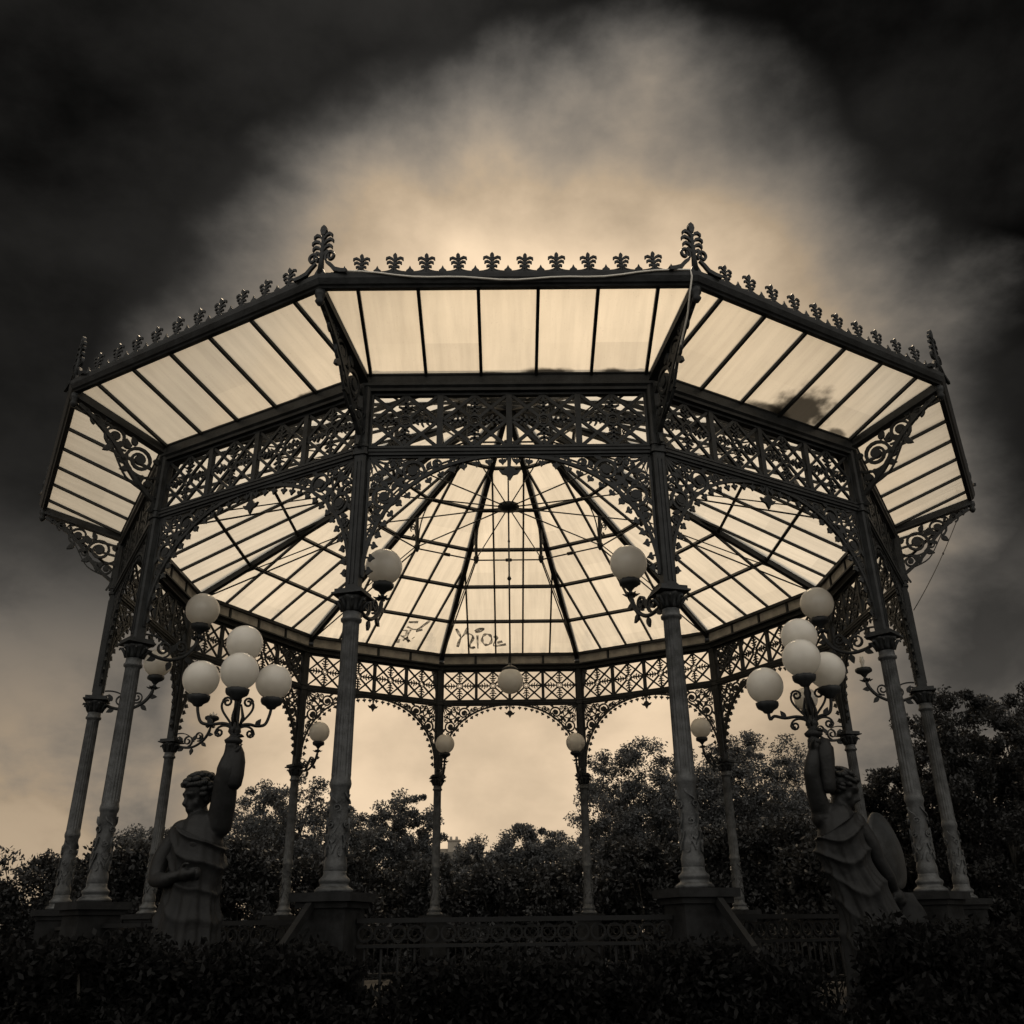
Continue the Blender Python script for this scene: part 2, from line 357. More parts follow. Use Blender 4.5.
# ---- columns (made on the -y radius, turned to -105 deg + 30k)
def make_column():
    mb = MB()
    cy = -RC
    # fluted shaft, ornamented lower drum and turned mouldings
    def flute(a, r, z): return r*(1 - .15*(abs(math.sin(8*a))**.8)) if 1.20 < z < 2.50 else r
    prof = [(.085,.44),(.092,.46),(.092,.52),(.079,.56),(.077,1.08),(.086,1.10),(.090,1.125),(.086,1.15),(.080,1.17),(.082,1.205),
            (.081,1.21),(.073,2.49),(.076,2.51),(.092,2.52),(.094,2.54),(.08,2.555),(.078,2.6)]
    mb.lathe(prof, 64, (0,cy,0), flute)
    # relief on the lower drum: scrolls and pointed leaves wrapped on the cylinder
    def wrap(u, v, n): a = u/.078 - PI/2; rr = .078 + n; return (rr*math.cos(a), cy + rr*math.sin(a), v)
    for q in range(4):
        u0 = q*.078*PI/2
        for (pts, w) in ((spiral(u0+.02, .93, .032, .008, -90, 1.3, 12), .010), (spiral(u0-.02, .80, .03, .008, 90, 1.3, 12), .010),
                         (bez((u0-.045,.72),(u0-.04,.66),(u0-.01,.64),(u0,.58)), .012), (bez((u0+.045,.72),(u0+.04,.66),(u0+.01,.64),(u0,.58)), .012),
                         (bez((u0-.05,1.05),(u0-.03,.99),(u0,1.0),(u0+.02,.965)), .010), (bez((u0-.04,.62),(u0-.01,.76),(u0+.03,.72),(u0+.04,.86)), .009)):
            mb.rib(pts, w, wrap, .02, .008)
        mb.plate([(u0+x, .66+y) for x, y in rot2(leaf2(.10,.05), PI/2)], wrap, .016, .008)
        mb.plate([(u0+.06+x, .56+y) for x, y in rot2(leaf2(.08,.04), PI/2)], wrap, .016, .008)
    col = part(mb, 'column', M['iron_light'])
    # stepped foot
    mb = MB()
    mb.lathe([(.150,.295),(.150,.318),(.128,.335),(.112,.345),(.112,.362),(.122,.372),(.122,.392),(.096,.415),(.090,.435),(.09,.455)], 32, (0,cy,0))
    part(mb, 'base', M['iron_light'], col)
    mb = MB()
    mb.box(-.225,.225,cy-.225,cy+.225,Z_FLOOR-.03,Z_FLOOR+.16); mb.box(-.19,.19,cy-.19,cy+.19,Z_FLOOR+.163,.18); mb.box(-.215,.215,cy-.215,cy+.215,.183,.225); mb.box(-.255,.255,cy-.255,cy+.255,.228,.292)
    part(mb, 'plinth', M['stone'], col)
    # leafy capital
    mb = MB()
    def bell(a, r, z): return r*(1 + .06*math.cos(8*a)) if 2.61 < z < 2.75 else r
    mb.lathe([(.078,2.603),(.085,2.62),(.088,2.66),(.105,2.71),(.125,2.735),(.10,2.745)], 48, (0,cy,0), bell)
    mb.box(-.145,.145,cy-.145,cy+.145,2.748,2.765); mb.box(-.125,.125,cy-.125,cy+.125,2.767,2.80)
    for q in range(8):
        a = 2*PI*q/8 + PI/8; ca, sa = math.cos(a), math.sin(a)
        pts = [(.083*ca, cy+.083*sa, 2.61), (.10*ca, cy+.10*sa, 2.66), (.13*ca, cy+.13*sa, 2.70), (.15*ca, cy+.15*sa, 2.70), (.155*ca, cy+.155*sa, 2.68)]
        mb.tube(pts, [.016,.02,.018,.013,.007], 6)
    part(mb, 'capital', M['iron'], col)
    # square pilaster above the capital with sunk edges and collars
    mb = MB()
    for (w, z0, z1) in ((.062,2.80,4.17),(.08,4.172,4.20),(.07,4.202,4.25),(.08,4.252,4.28),(.066,4.282,5.02)):
        c = w*.28
        poly = [(-w,-w+c),(-w+c,-w),(w-c,-w),(w,-w+c),(w,w-c),(w-c,w),(-w+c,w),(-w,w-c)]
        mb.add([(x,cy+y,z0) for x,y in poly]+[(x,cy+y,z1) for x,y in poly],
               [tuple(range(7,-1,-1)), tuple(range(8,16))]+[(i,(i+1)%8,8+(i+1)%8,8+i) for i in range(8)])
    for sx in (-1, 1):                       # raised beads on the faces
        mb.bar((sx*.02,cy-.066,2.86),(sx*.02,cy-.066,4.10),.012,.012); mb.bar((sx*.02,cy+.066,2.86),(sx*.02,cy+.066,4.10),.012,.012)
    # scroll relief on outer face below the canopy bracket
    fr = lambda u, v, n: (u, cy-.068-n, v)
    for z0 in (4.32, 4.5):
        mb.rib(spiral(.0, z0+.1, .045, .012, -90, 1.4, 14), .014, fr, .03)
        mb.plate([(x, z0+.02+y) for x, y in rot2(leaf2(.13,.06), PI/2)], fr, .03)
    part(mb, 'pilaster', M['iron'], col)
    return col
column = make_column()
ring12(column, -15)

# ---- ring beams and boards
mb = MB()
mitred(mb, [(AC-.085,Z_TOP-.002),(AC+.06,Z_TOP-.002),(AC+.06,Z_TOP+.03),(AC+.085,Z_TOP+.05),(AC+.085,Z_TOP+.075),(AC+.07,Z_TOP+.085),(AC+.07,Z_TOP+.16),(AG+.012,Z_TOP+.185),(AG+.012,Z_GI-.012),(AC-.05,Z_GI-.012),(AC-.05,Z_TOP+.07),(AC-.085,Z_TOP+.06)])
beam = part(mb, 'eave_beam', M['iron']); ring12(beam)
mb = MB()
mitred(mb, [(AB-.03,Z_GB-.062),(AB+.10,Z_GB-.062),(AB+.10,Z_GB-.012),(AB-.03,Z_GB-.012)])
mitred(mb, [(AB+.0,Z_TOP+.065),(AB+.06,Z_TOP+.065),(AB+.06,Z_TOP+.092),(AB,Z_TOP+.092)])
for u in (-.5, 0, .5):
    mb.box(u*AB*T15*2*.5-.018, u*AB*T15*2*.5+.018, -AB-.055, -AB+.002, Z_TOP+.09, Z_GB-.06)
wp = part(mb, 'wall_plate', M['iron']); ring12(wp)
mb = MB()
hw = AB*T15
for k in range(4):
    x0 = -hw + hw*.5*k; mb.box(x0+.05 if k == 0 else x0+.025, x0+hw*.5-(.05 if k == 3 else .025), -AB-.04, -AB-.022, Z_TOP+.10, Z_GB-.066)
cb = part(mb, 'frieze_board', M['board']); ring12(cb)

# ---- lattice frieze between the columns
def make_frieze():
    mb = MB()
    u0, u1 = -HALF+.066, HALF-.066
    v0, v1 = Z_RAIL+.044, Z_TOP-.006
    # moulded lower rail
    for (n0, n1, z0, z1) in ((-.035,.035,Z_RAIL-.048,Z_RAIL+.04),(-.05,.05,Z_RAIL-.018,Z_RAIL+.008),(-.046,.046,Z_RAIL+.022,Z_RAIL+.046)):
        mb.box(u0, u1, -AC-n1, -AC-n0, z0, z1)
    mb.box(u0, u1, -AC-.02, -AC+.02, v1-.028, v1)
    W = (u1-u0)/4; H = v1-v0
    for k in range(5):
        x = u0 + W*k; w = .029 if k in (1,2,3) else .02
        mb.box(x-w, x+w, -AC-.026, -AC+.026, v0, v1-.03) if k in (1,2,3) else mb.box(x+(0 if k==0 else -w), x+(w if k==0 else 0), -AC-.026, -AC+.026, v0, v1-.03)
    for k in range(4):
        xa, xb = u0+W*k+.02, u0+W*(k+1)-.02; cx, cz = (xa+xb)/2, (v0+v1-.02)/2
        hx, hz = (xb-xa)/2, (v1-.028-v0)/2
        t = .024; w = .031
        P = lambda a, b: (cx+a*hx, cz+b*hz)
        for i, (sx, sz) in enumerate(((1,1),(-1,1),(-1,-1),(1,-1))):
            mb.rib([P(sx*.99,sz*.99), P(sx*.16,sz*.16)], w, bay, t, .001*i)                    # diagonals
            mb.rib([P(sx*.99,0.01*sz), P(0.01*sx,sz*.99)], w, bay, t+.002, .001*i)                # diamond
            mb.plate([(cx+sx*.5*hx+x, cz+sz*.5*hz+z) for x, z in disc(0,0,.026,8)], bay, .034)
        mb.rib(arc(cx,cz,.062,0,360,14), .022, bay, .032)
        mb.rib(arc(cx,cz,.034,0,360,10), .010, bay, .024)
        for a in (0, 1, 2, 3):                                                          # cross fronds
            ax = (1,0,-1,0)[a]; az = (0,1,0,-1)[a]
            q = lambda l, s: (cx+(ax*l*hx - az*s*hx), cz+(az*l*hz + ax*s*hz))
            mb.rib([q(.24,0), q(.98,0)], .024, bay, .026, .002)
            for l, s in ((.36,.13),(.52,.22),(.68,.15)):
                mb.rib([q(l+.05,-s), q(l-.01,-s*.5), q(l,0), q(l-.01,s*.5), q(l+.05,s)], [.014,.022,.024,.022,.014], bay, .024, .003)
            mb.plate([q(.80,-.07), q(.90,0), q(.80,.07), q(.72,0)], bay, .024, .001)
    # leafy drop at the middle of the bay
    vt = Z_RAIL-.05
    mb.rib(spiral(-.045, vt-.03, .035, .010, 90, 1.1, 10), .012, bay, .022); mb.rib(spiral(.045, vt-.03, .035, .010, 90, -1.1, 10), .012, bay, .022)
    mb.rib([(0,vt),(0,vt-.12)], [.04,.02], bay, .024)
    mb.plate([(0,vt-.27),(-.035,vt-.21),(-.075,vt-.20),(-.105,vt-.155),(-.06,vt-.165),(-.025,vt-.12),(.025,vt-.12),(.06,vt-.165),(.105,vt-.155),(.075,vt-.20),(.035,vt-.21)], bay, .026, .001)
    return mb
fz = part(make_frieze(), 'frieze', M['iron']); ring12(fz)

# ---- scrollwork spandrels under the frieze
def make_spandrel(sg):
    mb = MB()
    uc = -HALF + .066                # column face
    vt = Z_RAIL - .05
    W, Hh = HALF - .07, 1.22
    fr = lambda u, v, n: bay(sg*(uc+u), vt+v, n)
    t = .02
    def A(ph, o=0.0):                # arch curve (pointed towards the column foot), o = offset into the corner
        c, s_ = math.cos(ph), math.sin(ph)
        return (W - (W+o*.9)*c**.92, -Hh + (Hh+o)*max(s_, 0)**.98)
    phs = [R(90*i/26) for i in range(27)]
    arch = [A(p) for p in phs]
    mb.rib(arch, .033, fr, .034)
    inner = [(u-.028 if u > .03 else u, v+.035) for u, v in arch][4:-2]
    mb.rib(inner, .013, fr, .02, .002)
    mb.rib([(.012,-.005),(.012,-Hh-.02)], .022, fr, .03); mb.rib([(.02,-.011),(W,-.011)], .02, fr, .028)
    # little leaves hanging off the arch
    acc = 0; last = arch[0]; nxt = .05
    for i in range(1, 400):
        p = A(R(90*i/400)); acc += math.hypot(p[0]-last[0], p[1]-last[1])
        if acc > nxt and i < 396:
            d = (p[0]-last[0], p[1]-last[1]); a = math.atan2(d[1], d[0]) - PI/2
            mb.plate(rot2(trefoil2(.096), a + random.uniform(-.15,.15), p), fr, .022, random.uniform(-.004,.004)); nxt += .128
        last = p
    # diagonal bar with a fan of fronds in the corner
    mid = A(R(45)); mb.rib([(.02,-.02),(mid[0],mid[1])], [.03,.026], fr, .028, .001)
    mb.plate(rot2(leaf2(.11,.075), math.atan2(mid[1],mid[0]), (mid[0]*.72,mid[1]*.72)), fr, .036)
    for da in (-40,-27,-14,14,27,40):
        a = math.atan2(mid[1],mid[0]) + R(da); l = .25 - abs(da)*.0018
        p = [(math.cos(a)*x + math.cos(a+PI/2)*R(da)*x*x*1.2, math.sin(a)*x + math.sin(a+PI/2)*R(da)*x*x*1.2) for x in (.03,.09,.15,l)]
        mb.rib(p, [.01,.02,.02,.006], fr, .022, .002)
    for flip in (0, 1):
        F = (lambda u, v: (u, v)) if not flip else (lambda u, v: (-v*1.02, -u*1.0))
        def FR(pts, w, tt=t, off=0.0):
            w = [x*1.35 for x in w] if isinstance(w, list) else w*1.35
            mb.rib([F(*p) for p in pts], w, fr, tt, off)
        def FP(poly, tt=t, off=0.0): mb.plate([F(*p) for p in poly], fr, tt, off)
        # main volute with a heavy boss
        FR(bez((.30,-.30),(.38,-.34),(.52,-.30),(.53,-.17)), .02, .026)
        FR(spiral(.43,-.165,.115,.05,-5,1.25,26), [.022]*14+[.02]*7+[.016]*6, .026, .003)
        FP(disc(.43,-.165,.048), .04)
        FR(bez((.22,-.03),(.28,-.10),(.30,-.2),(.26,-.24)), .015)
        FR(spiral(.235,-.10,.06,.016,60,1.4,16), .013, .02, .004)
        FP(disc(.235,-.10,.02,8), .03)
        FR(spiral(.315,-.075,.042,.012,180,-1.3,14), .012)
        FP(rot2(leaf2(.10,.05), R(200), (.36,-.24)), .026, .002)
        FP(rot2(leaf2(.09,.05), R(120), (.33,-.20)), .026, .003)
        FP(rot2(leaf2(.09,.045), R(-60), (.16,-.10)), .024, .003)
        FP(rot2(leaf2(.08,.04), R(20), (.47,-.05)), .024, .003)
        # second curl and the tapering tail
        FR(spiral(.655,-.085,.062,.018,170,1.5,18), .015, .022, .002)
        FP(disc(.655,-.085,.02,8), .03)
        FR(bez((.53,-.17),(.58,-.19),(.62,-.17),(.66,-.15)), .016)
        FP(rot2(leaf2(.085,.04), R(60), (.56,-.13)), .024, .002)
        FR(spiral(.80,-.055,.036,.012,170,1.4,14), .012)
        FR(bez((.70,-.11),(.75,-.10),(.78,-.10),(.82,-.085)), .013)
        FR(spiral(.90,-.038,.022,.008,170,1.3,10), .010)
        FP(rot2(leaf2(.06,.03), R(10), (.93,-.03)), .022, .001)
    return mb
sL = part(make_spandrel(1), 'spandrel', M['iron']); ring12(sL)
sR = part(make_spandrel(-1), 'spandrel', M['iron']); ring12(sR)

# ---- main glazed roof
SL = (Z_APEX-Z_GB)/AB                                     # rise per metre of plan
roofp = lambda u, w, n: (u, -(AB-w) - n*SL/math.hypot(1,SL), Z_GB + w*SL + n/math.hypot(1,SL))   # w plan distance in from the eave
WTOP = AB*.965
mb = MB()
mb.add([roofp(-hw,0,0), roofp(hw,0,0), roofp(hw*(1-WTOP/AB),WTOP,0), roofp(-hw*(1-WTOP/AB),WTOP,0)], [(0,1,2,3)])
glass = part(mb, 'roof_glass', M['glass_roof'])
for f in (-.6,-.2,.2,.6):
    mb = MB(); u = f*hw; w = AB*(1-abs(f)) - .03
    mb.bar(roofp(u,-.02,-.012), roofp(u,w,-.012), .032, .05, (0,-SL,1))
    part(mb, 'glazing_bar', M['iron'], glass)
for i in range(1, 7):
    mb = MB(); w = AB*.1573*i; h = hw*(1-w/AB)
    mb.bar(roofp(-h,w,-.035), roofp(h,w,-.035), .045, .06, (0,-SL,1))
    part(mb, 'purlin', M['iron'], glass)
bays = ring12(glass)                                      # bays[k] is centred on -90+30k degrees
# hip ribs
mb = MB()
hip = lambda r, dz: (0, -r, Z_GB + (RB-r)*(Z_APEX-Z_GB)/RB + dz)
mb.bar(hip(RB+.05,-.03), hip(.16,-.03), .065, .12); mb.bar(hip(RB+.05,.035), hip(.16,.035), .09, .03)
mb.bar(hip(RB+.05,-.095), hip(.16,-.095), .085, .022)
rib = part(mb, 'rafter', M['iron']); ring12(rib, -15)
# struts with scroll webs, tie rods
mb = MB()
RF = 2.25
rad = lambda u, v, n: (n, -u, v)
mb.bar((0,-RF,Z_HUB-.02),(0,-RF-.03,hip(RF,-.09)[2]),.045,.045,(0,1,0))
mb.lathe([(.02,-.09),(.035,-.06),(.05,-.03),(.05,.03),(.03,.05)], 12, (0,-RF,Z_HUB))
zz = hip(RF,-.1)[2]
mb.rib(bez((RF+.03,Z_HUB+.08),(RF+.05,zz-.12),(RF+.16,zz-.14),(RF+.36,hip(RF+.36,-.1)[2])), .016, rad, .018)
mb.rib(spiral(RF+.13,zz-.2,.075,.02,-60,1.5,18), .014, rad, .016); mb.rib(spiral(RF+.10,Z_HUB+.22,.05,.015,100,-1.4,14), .012, rad, .016)
mb.rib(bez((RF-.03,Z_HUB+.10),(RF-.05,zz-.15),(RF-.14,zz-.04),(RF-.3,hip(RF-.3,-.1)[2])), .014, rad, .018)
strut = part(mb, 'strut', M['iron']); ring12(strut, -15)
mb = MB()
mb.tube([(0,-RF,Z_HUB),(0,-.1,Z_HUB)], .011, 6)
mb.tube([(0,-RF,Z_HUB-.04),(0,-RB+.02,Z_GB-.1)], .013, 6)
mb.tube([(0,-RF,Z_HUB+.03),(.0,-RB+.7,hip(RB-.7,-.1)[2])], .010, 6)
tr = part(mb, 'tie_rod', M['iron']); ring12(tr, -15)
mb = MB()
h2 = RF*math.sin(R(15)); a2 = RF*C15
mb.tube([(-h2,-a2,Z_HUB-.03),(h2,-a2,Z_HUB-.03)], .013, 6); mb.tube([(-.06,-a2,Z_HUB-.03),(-.05,-a2,Z_HUB-.03),(.05,-a2,Z_HUB-.03),(.06,-a2,Z_HUB-.03)], [.013,.032,.032,.013], 8)
rt = part(mb, 'ring_rod', M['iron']); ring12(rt)
mb = MB()
mb.lathe([(.03,-.06),(.10,-.05),(.155,-.03),(.16,0),(.16,.035),(.14,.05),(.04,.06)], 24, (0,0,Z_HUB), lambda a, r, z: r*(1+.05*math.cos(12*a)))
part(mb, 'tie_boss', M['iron'])
mb = MB()
mb.lathe([(.05,Z_APEX-.22),(.2,Z_APEX-.2),(.24,Z_APEX-.08),(.2,Z_APEX+.0),(.1,Z_APEX+.06),(.05,Z_APEX+.12),(.005,Z_APEX+.16)], 16)
mb.tube([(0,0,Z_APEX-.2),(0,0,Z_HUB+.05)], .014, 6)
part(mb, 'roof_finial', M['iron'])

# ---- canopy flaring up outside the columns
ca = (Z_GO-Z_GI)/(AO-AG)
canp = lambda u, a, dz: (u, -a, Z_GI + (a-AG)*ca + dz)
mb = MB()
mb.add([canp(-AG*T15,AG,0), canp(AG*T15,AG,0), canp(AO*T15,AO,0), canp(-AO*T15,AO,0)], [(0,1,2,3)])
cg = part(mb, 'canopy_glass', M['glass_canopy'])
for k in (-5,-3,-1,1,3,5):
    mb = MB(); u = .2745*k; mb.bar(canp(u,AG,-.008), canp(u,AO-.02,-.008), .031, .045, (0,ca,1))
    part(mb, 'glazing_bar', M['iron'], cg)
canbays = ring12(cg)
mb = MB()
mb.bar((0,-RG+.04,Z_GI-.035),(0,-RO+.02,Z_GO-.035),.07,.085); mb.bar((0,-RG+.04,Z_GI-.09),(0,-RO+.02,Z_GO-.09),.10,.025)
mb.bar((0,-RG,Z_GI+.02),(0,-RO,Z_GO+.02),.06,.02)
hr = part(mb, 'hip_rafter', M['iron']); ring12(hr, -15)
# gutter with moulded face, cresting as its child
mb = MB()
mitred(mb, [(AO-.03,Z_GO-.022),(AO+.02,Z_GO-.025),(AO+.03,Z_GO-.01),(AO+.05,Z_GO+.0),(AO+.075,Z_GO+.05),(AO+.08,Z_GO+.09),(AO+.065,Z_GO+.095),(AO+.065,Z_GO+.115),(AO+.02,Z_GO+.115),(AO+.02,Z_GO+.03),(AO-.03,Z_GO+.01)])
gut = part(mb, 'gutter', M['iron'])
gf = lambda u, v, n: (u, -AO-.045-n, Z_GO+.115+v)
def palmette(mb, fr, x, s, th):
    """stem on two feet, three pairs of curled leaves and a bud"""
    mb.rib([(x,.02*s),(x,.06*s),(x,.14*s),(x,.2*s)], [.020*s,.026*s,.022*s,.016*s], fr, th)
    mb.plate([(x+px*s, py*s) for px, py in ((0,.262),(-.018,.24),(-.022,.22),(-.012,.19),(.012,.19),(.022,.22),(.018,.24))], fr, th, .001)
    for q in (-1, 1):
        mb.rib([(x+q*a*s, b*s) for a, b in ((.0,.05),(.018,.02),(.045,.006),(.07,.0))], [.018*s,.02*s,.018*s,.012*s], fr, th, .002)
        for (z, l, k) in ((.155,.088,.002),(.105,.074,.003),(.062,.052,.001)):
            mb.rib([(x+q*a*l*s, (z+b*l)*s) for a, b in ((.0,-.06),(.3,.34),(.65,.52),(.92,.42),(1.0,.14))], [.012*s,.022*s,.030*s,.026*s,.010*s], fr, th, k)
mb = MB()
cw = AO*T15*2; n = 10; gap = (cw-.42)/n
mb.box(-cw/2+.09, cw/2-.09, -AO-.055, -AO-.035, Z_GO+.116, Z_GO+.128)
for i in range(n):
    x = -cw/2+.21 + gap*(i+.5); tl = random.uniform(-.06,.06); sz = .86*random.uniform(.95,1.04)
    palmette(mb, lambda u, v, nn, x=x, tl=tl: gf(x+(u-x)*math.cos(tl)+v*math.sin(tl), v*math.cos(tl)-(u-x)*math.sin(tl), nn), x, sz, .018)
    for q in (-1, 1): mb.rib([(x+q*a, b) for a, b in ((.012,.05),(.035,.03),(.075,.017),(.13,.012))], [.012,.014,.014,.01], gf, .016)
for i in range(n+1):
    x = -cw/2+.21 + gap*i
    mb.plate([(x+px, py) for px, py in ((-.03,.01),(-.035,.03),(-.014,.05),(0,.085),(.014,.05),(.035,.03),(.03,.01))], gf, .016)
part(mb, 'cresting', M['iron'], gut)
ring12(gut)
# corner finials
mb = MB()
ff = lambda u, v, n: (u, -RO-.04-n, Z_GO+.10+v*1.24)
for q in (-1, 1):
    mb.rib([(q*a, b) for a, b in ((.26,.0),(.2,.012),(.14,.035),(.095,.085),(.05,.12))], [.03,.034,.036,.03,.02], ff, .03)
    mb.rib([(q*a,b) for a,b in spiral(.088,.165,.052,.016,-140,-1.25,18)], .02, ff, .028, .002)
    for k, (z, l) in enumerate(((.185,.075),(.24,.095),(.295,.105),(.35,.09))):
        mb.rib([(q*a*l, z+b) for a, b in ((.0,-.02),(.35,.022),(.7,.034),(.95,.02),(1.0,-.002))], [.012,.022,.027,.022,.007], ff, .026, .002*k-.003)
mb.rib([(0,0),(0,.06),(0,.2),(0,.38)], [.12,.05,.03,.022], ff, .03)
mb.plate([(0,.47),(-.026,.45),(-.032,.42),(-.018,.375),(.018,.375),(.032,.42),(.026,.45)], ff, .04, .001)
mb.lathe([(.03,0),(.022,.25),(.016,.47),(.026,.52),(.018,.565),(.004,.585)], 10, (0,-RO-.04,Z_GO+.10))
fin = part(mb, 'corner_finial', M['iron']); ring12(fin, -15)
# scroll brackets under the canopy hips
mb = MB()
br = lambda u, v, n: (n, -(RC+.07)-u, Z_GI-.105+v)
L_ = RO-RC-.12; rise = (Z_GO-Z_GI)*.93
und = [(L_,rise-.02),(L_-.10,rise-.075),(L_*.72,rise*.55-.06),(L_*.5,-.10),(L_*.34,-.30),(L_*.2,-.44),(.02,-.58)]
def smoothpts(p, k=4):
    out = []
    for i in range(len(p)-1):
        p0, p1, p2, p3 = p[max(i-1,0)], p[i], p[i+1], p[min(i+2,len(p)-1)]
        for j in range(k):
            t = j/k
            out.append(tuple(.5*((2*p1[d])+(-p0[d]+p2[d])*t+(2*p0[d]-5*p1[d]+4*p2[d]-p3[d])*t*t+(-p0[d]+3*p1[d]-3*p2[d]+p3[d])*t**3) for d in (0,1)))
    return out+[p[-1]]
mb.rib(smoothpts(und), .042, br, .044)
mb.rib([(.012,-.03),(.012,-.72)], .03, br, .04)
mb.rib(bez((.02,-.58),(.02,-.66),(.05,-.68),(.06,-.72)), .02, br, .03)
mb.rib(smoothpts([(L_*.62,-.0),(L_*.52,-.17),(L_*.36,-.40),(.15,-.50)]), .014, br, .026)
mb.plate(rot2(leaf2(.06,.04), R(-50), (L_*.47,-.16)), br, .03)
for (u, v, r0, a0, tn, w) in ((.235,-.155,.165,-60,1.7,.034),(.53,.03,.128,-70,1.6,.028),(.765,.155,.066,-80,1.4,.02),(.105,-.42,.088,80,-1.4,.024),(.885,.215,.036,-80,1.3,.015),(.405,-.205,.060,130,-1.3,.018),(.40,-.02,.05,-200,1.2,.014),(.655,.14,.04,100,-1.2,.013)):
    mb.rib(spiral(u, v, r0, r0*.30, a0, tn, 26), [w]*16+[w*.85]*11, br, .03); mb.plate([(u+x, v+y) for x, y in disc(0,0,r0*.34,10)], br, .044)
mb.rib(bez((.02,-.30),(.16,-.40),(.40,-.34),(.46,-.10)), .022, br, .026, .002)
mb.rib(bez((.40,-.10),(.46,-.12),(.62,-.04),(.66,.10)), .018, br, .026, .002)
for (u, v, a) in ((.08,-.10,200),(.38,-.06,70),(.43,-.02,-30),(.68,.08,40),(.17,-.33,-60),(.33,-.29,-20),(.24,-.36,-100),(.56,-.10,-40),(.30,.0,60),(.62,.17,60)):
    mb.plate(rot2(leaf2(.115,.07), R(a), (u,v)), br, .034, .003)
bk = part(mb, 'canopy_bracket', M['iron']); ring12(bk, -15)
mb = MB()                              # leafy brackets' outer curl under the gutter corner
mb.lathe([(.0,-.16),(.02,-.15),(.045,-.11),(.03,-.08),(.05,-.05),(.05,0)], 12, (0,-RO-.0,Z_GO-.05))
dr = part(mb, 'corner_drop', M['iron']); ring12(dr, -15)

# ---- graffiti on two of the back panes (sprayed on the inside of the glass)
def smooth2(p): return smoothpts(p, 3) if len(p) > 2 else p
gr1 = [[(-1.061,0.62),(-0.994,0.457),(-0.982,0.403)],[(-0.825,0.635),(-0.921,0.456),(-0.999,0.348),(-1.052,0.165)],[(-0.874,0.51),(-0.758,0.472),(-0.731,0.381),(-0.795,0.235),(-0.784,0.143),(-0.694,0.16)],[(-0.64,0.453),(-0.641,0.122)],[(-0.696,0.562),(-0.636,0.597),(-0.503,0.613),(-0.563,0.553),(-0.681,0.547)],[(-0.353,0.347),(-0.367,0.28),(-0.404,0.23),(-0.453,0.213),(-0.502,0.231),(-0.537,0.282),(-0.548,0.349),(-0.534,0.417),(-0.497,0.466),(-0.448,0.483),(-0.399,0.465),(-0.364,0.415),(-0.353,0.348)],[(-0.316,0.412),(-0.242,0.393),(-0.32,0.192),(-0.066,0.226)],[(-0.244,0.265),(-0.139,0.301)]]
gr2 = [[(0.335,0.628),(0.523,0.663)],[(0.739,0.739),(0.575,0.488),(0.354,0.522)],[(0.692,0.509),(0.58,0.445)],[(0.458,0.467),(0.474,0.266),(0.567,0.169)],[(0.292,0.419),(0.401,0.42),(0.421,0.312),(0.356,0.282)],[(0.319,0.294),(0.559,0.187)],[(0.419,0.181),(0.481,0.285)],[(0.589,0.286),(0.605,0.277)],[(0.34,0.111),(0.329,0.203)]]
for gr, k in ((gr1, 6), (gr2, 7)):
    mb = MB()
    for i, st in enumerate(gr):
        p = [(-x, y) for x, y in smooth2(st)]
        ws = [.045 + .02*math.sin(j*.9+i) for j in range(len(p))]
        mb.rib(p, ws, roofp, .002, -.006 - .0006*i)
    g = mb.build('graffiti', M['paint'], bays[k])
    g['label'] = 'black sprayed lettering on the inside of the glass'
# three canopy sheets carry painted litter shadow and edge staining of their own
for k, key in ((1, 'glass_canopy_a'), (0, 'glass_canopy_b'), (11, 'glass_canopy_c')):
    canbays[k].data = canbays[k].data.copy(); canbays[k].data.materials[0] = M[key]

# ---- railings between the pedestals, steps and raking rails in front
mb = MB()
rl = HALF-.2
mb.box(-rl, rl, -AC-.035, -AC+.035, .075, .11); mb.box(-rl, rl, -AC-.02, -AC+.02, -.10, -.075); mb.box(-rl, rl, -AC-.025, -AC+.025, -.66, -.63)
for i in range(19):
    u = -rl + (i+.5)*2*rl/19
    mb.tube([(u,-AC,-.632),(u,-AC,-.10)], .012, 6); mb.rib(arc(u, -.0, .055, 0, 360, 12), .016, bay, .018)
rg = part(mb, 'railing', M['iron_dark']); ring12(rg)
for sx in (-1, 1):                      # raking stays that brace the front pedestals
    mb = MB()
    p0 = Vector((sx*1.56, -AC-.20, .20)); p1 = Vector((sx*2.02, -AC-1.5, -.95))
    mb.bar(p0, p1, .05, .06); mb.tube([p0+Vector((0,0,-.16)), p1+Vector((0,0,-.16))], .012, 8)
    for f in (.2,.5,.8): a = p0.lerp(p1, f); mb.tube([a, a+Vector((0,0,-.16))], .01, 6)
    mb.tube([p1, (p1.x,p1.y,GROUND-.05)], .035, 10)
    part(mb, 'raking_stay', M['iron_dark'])

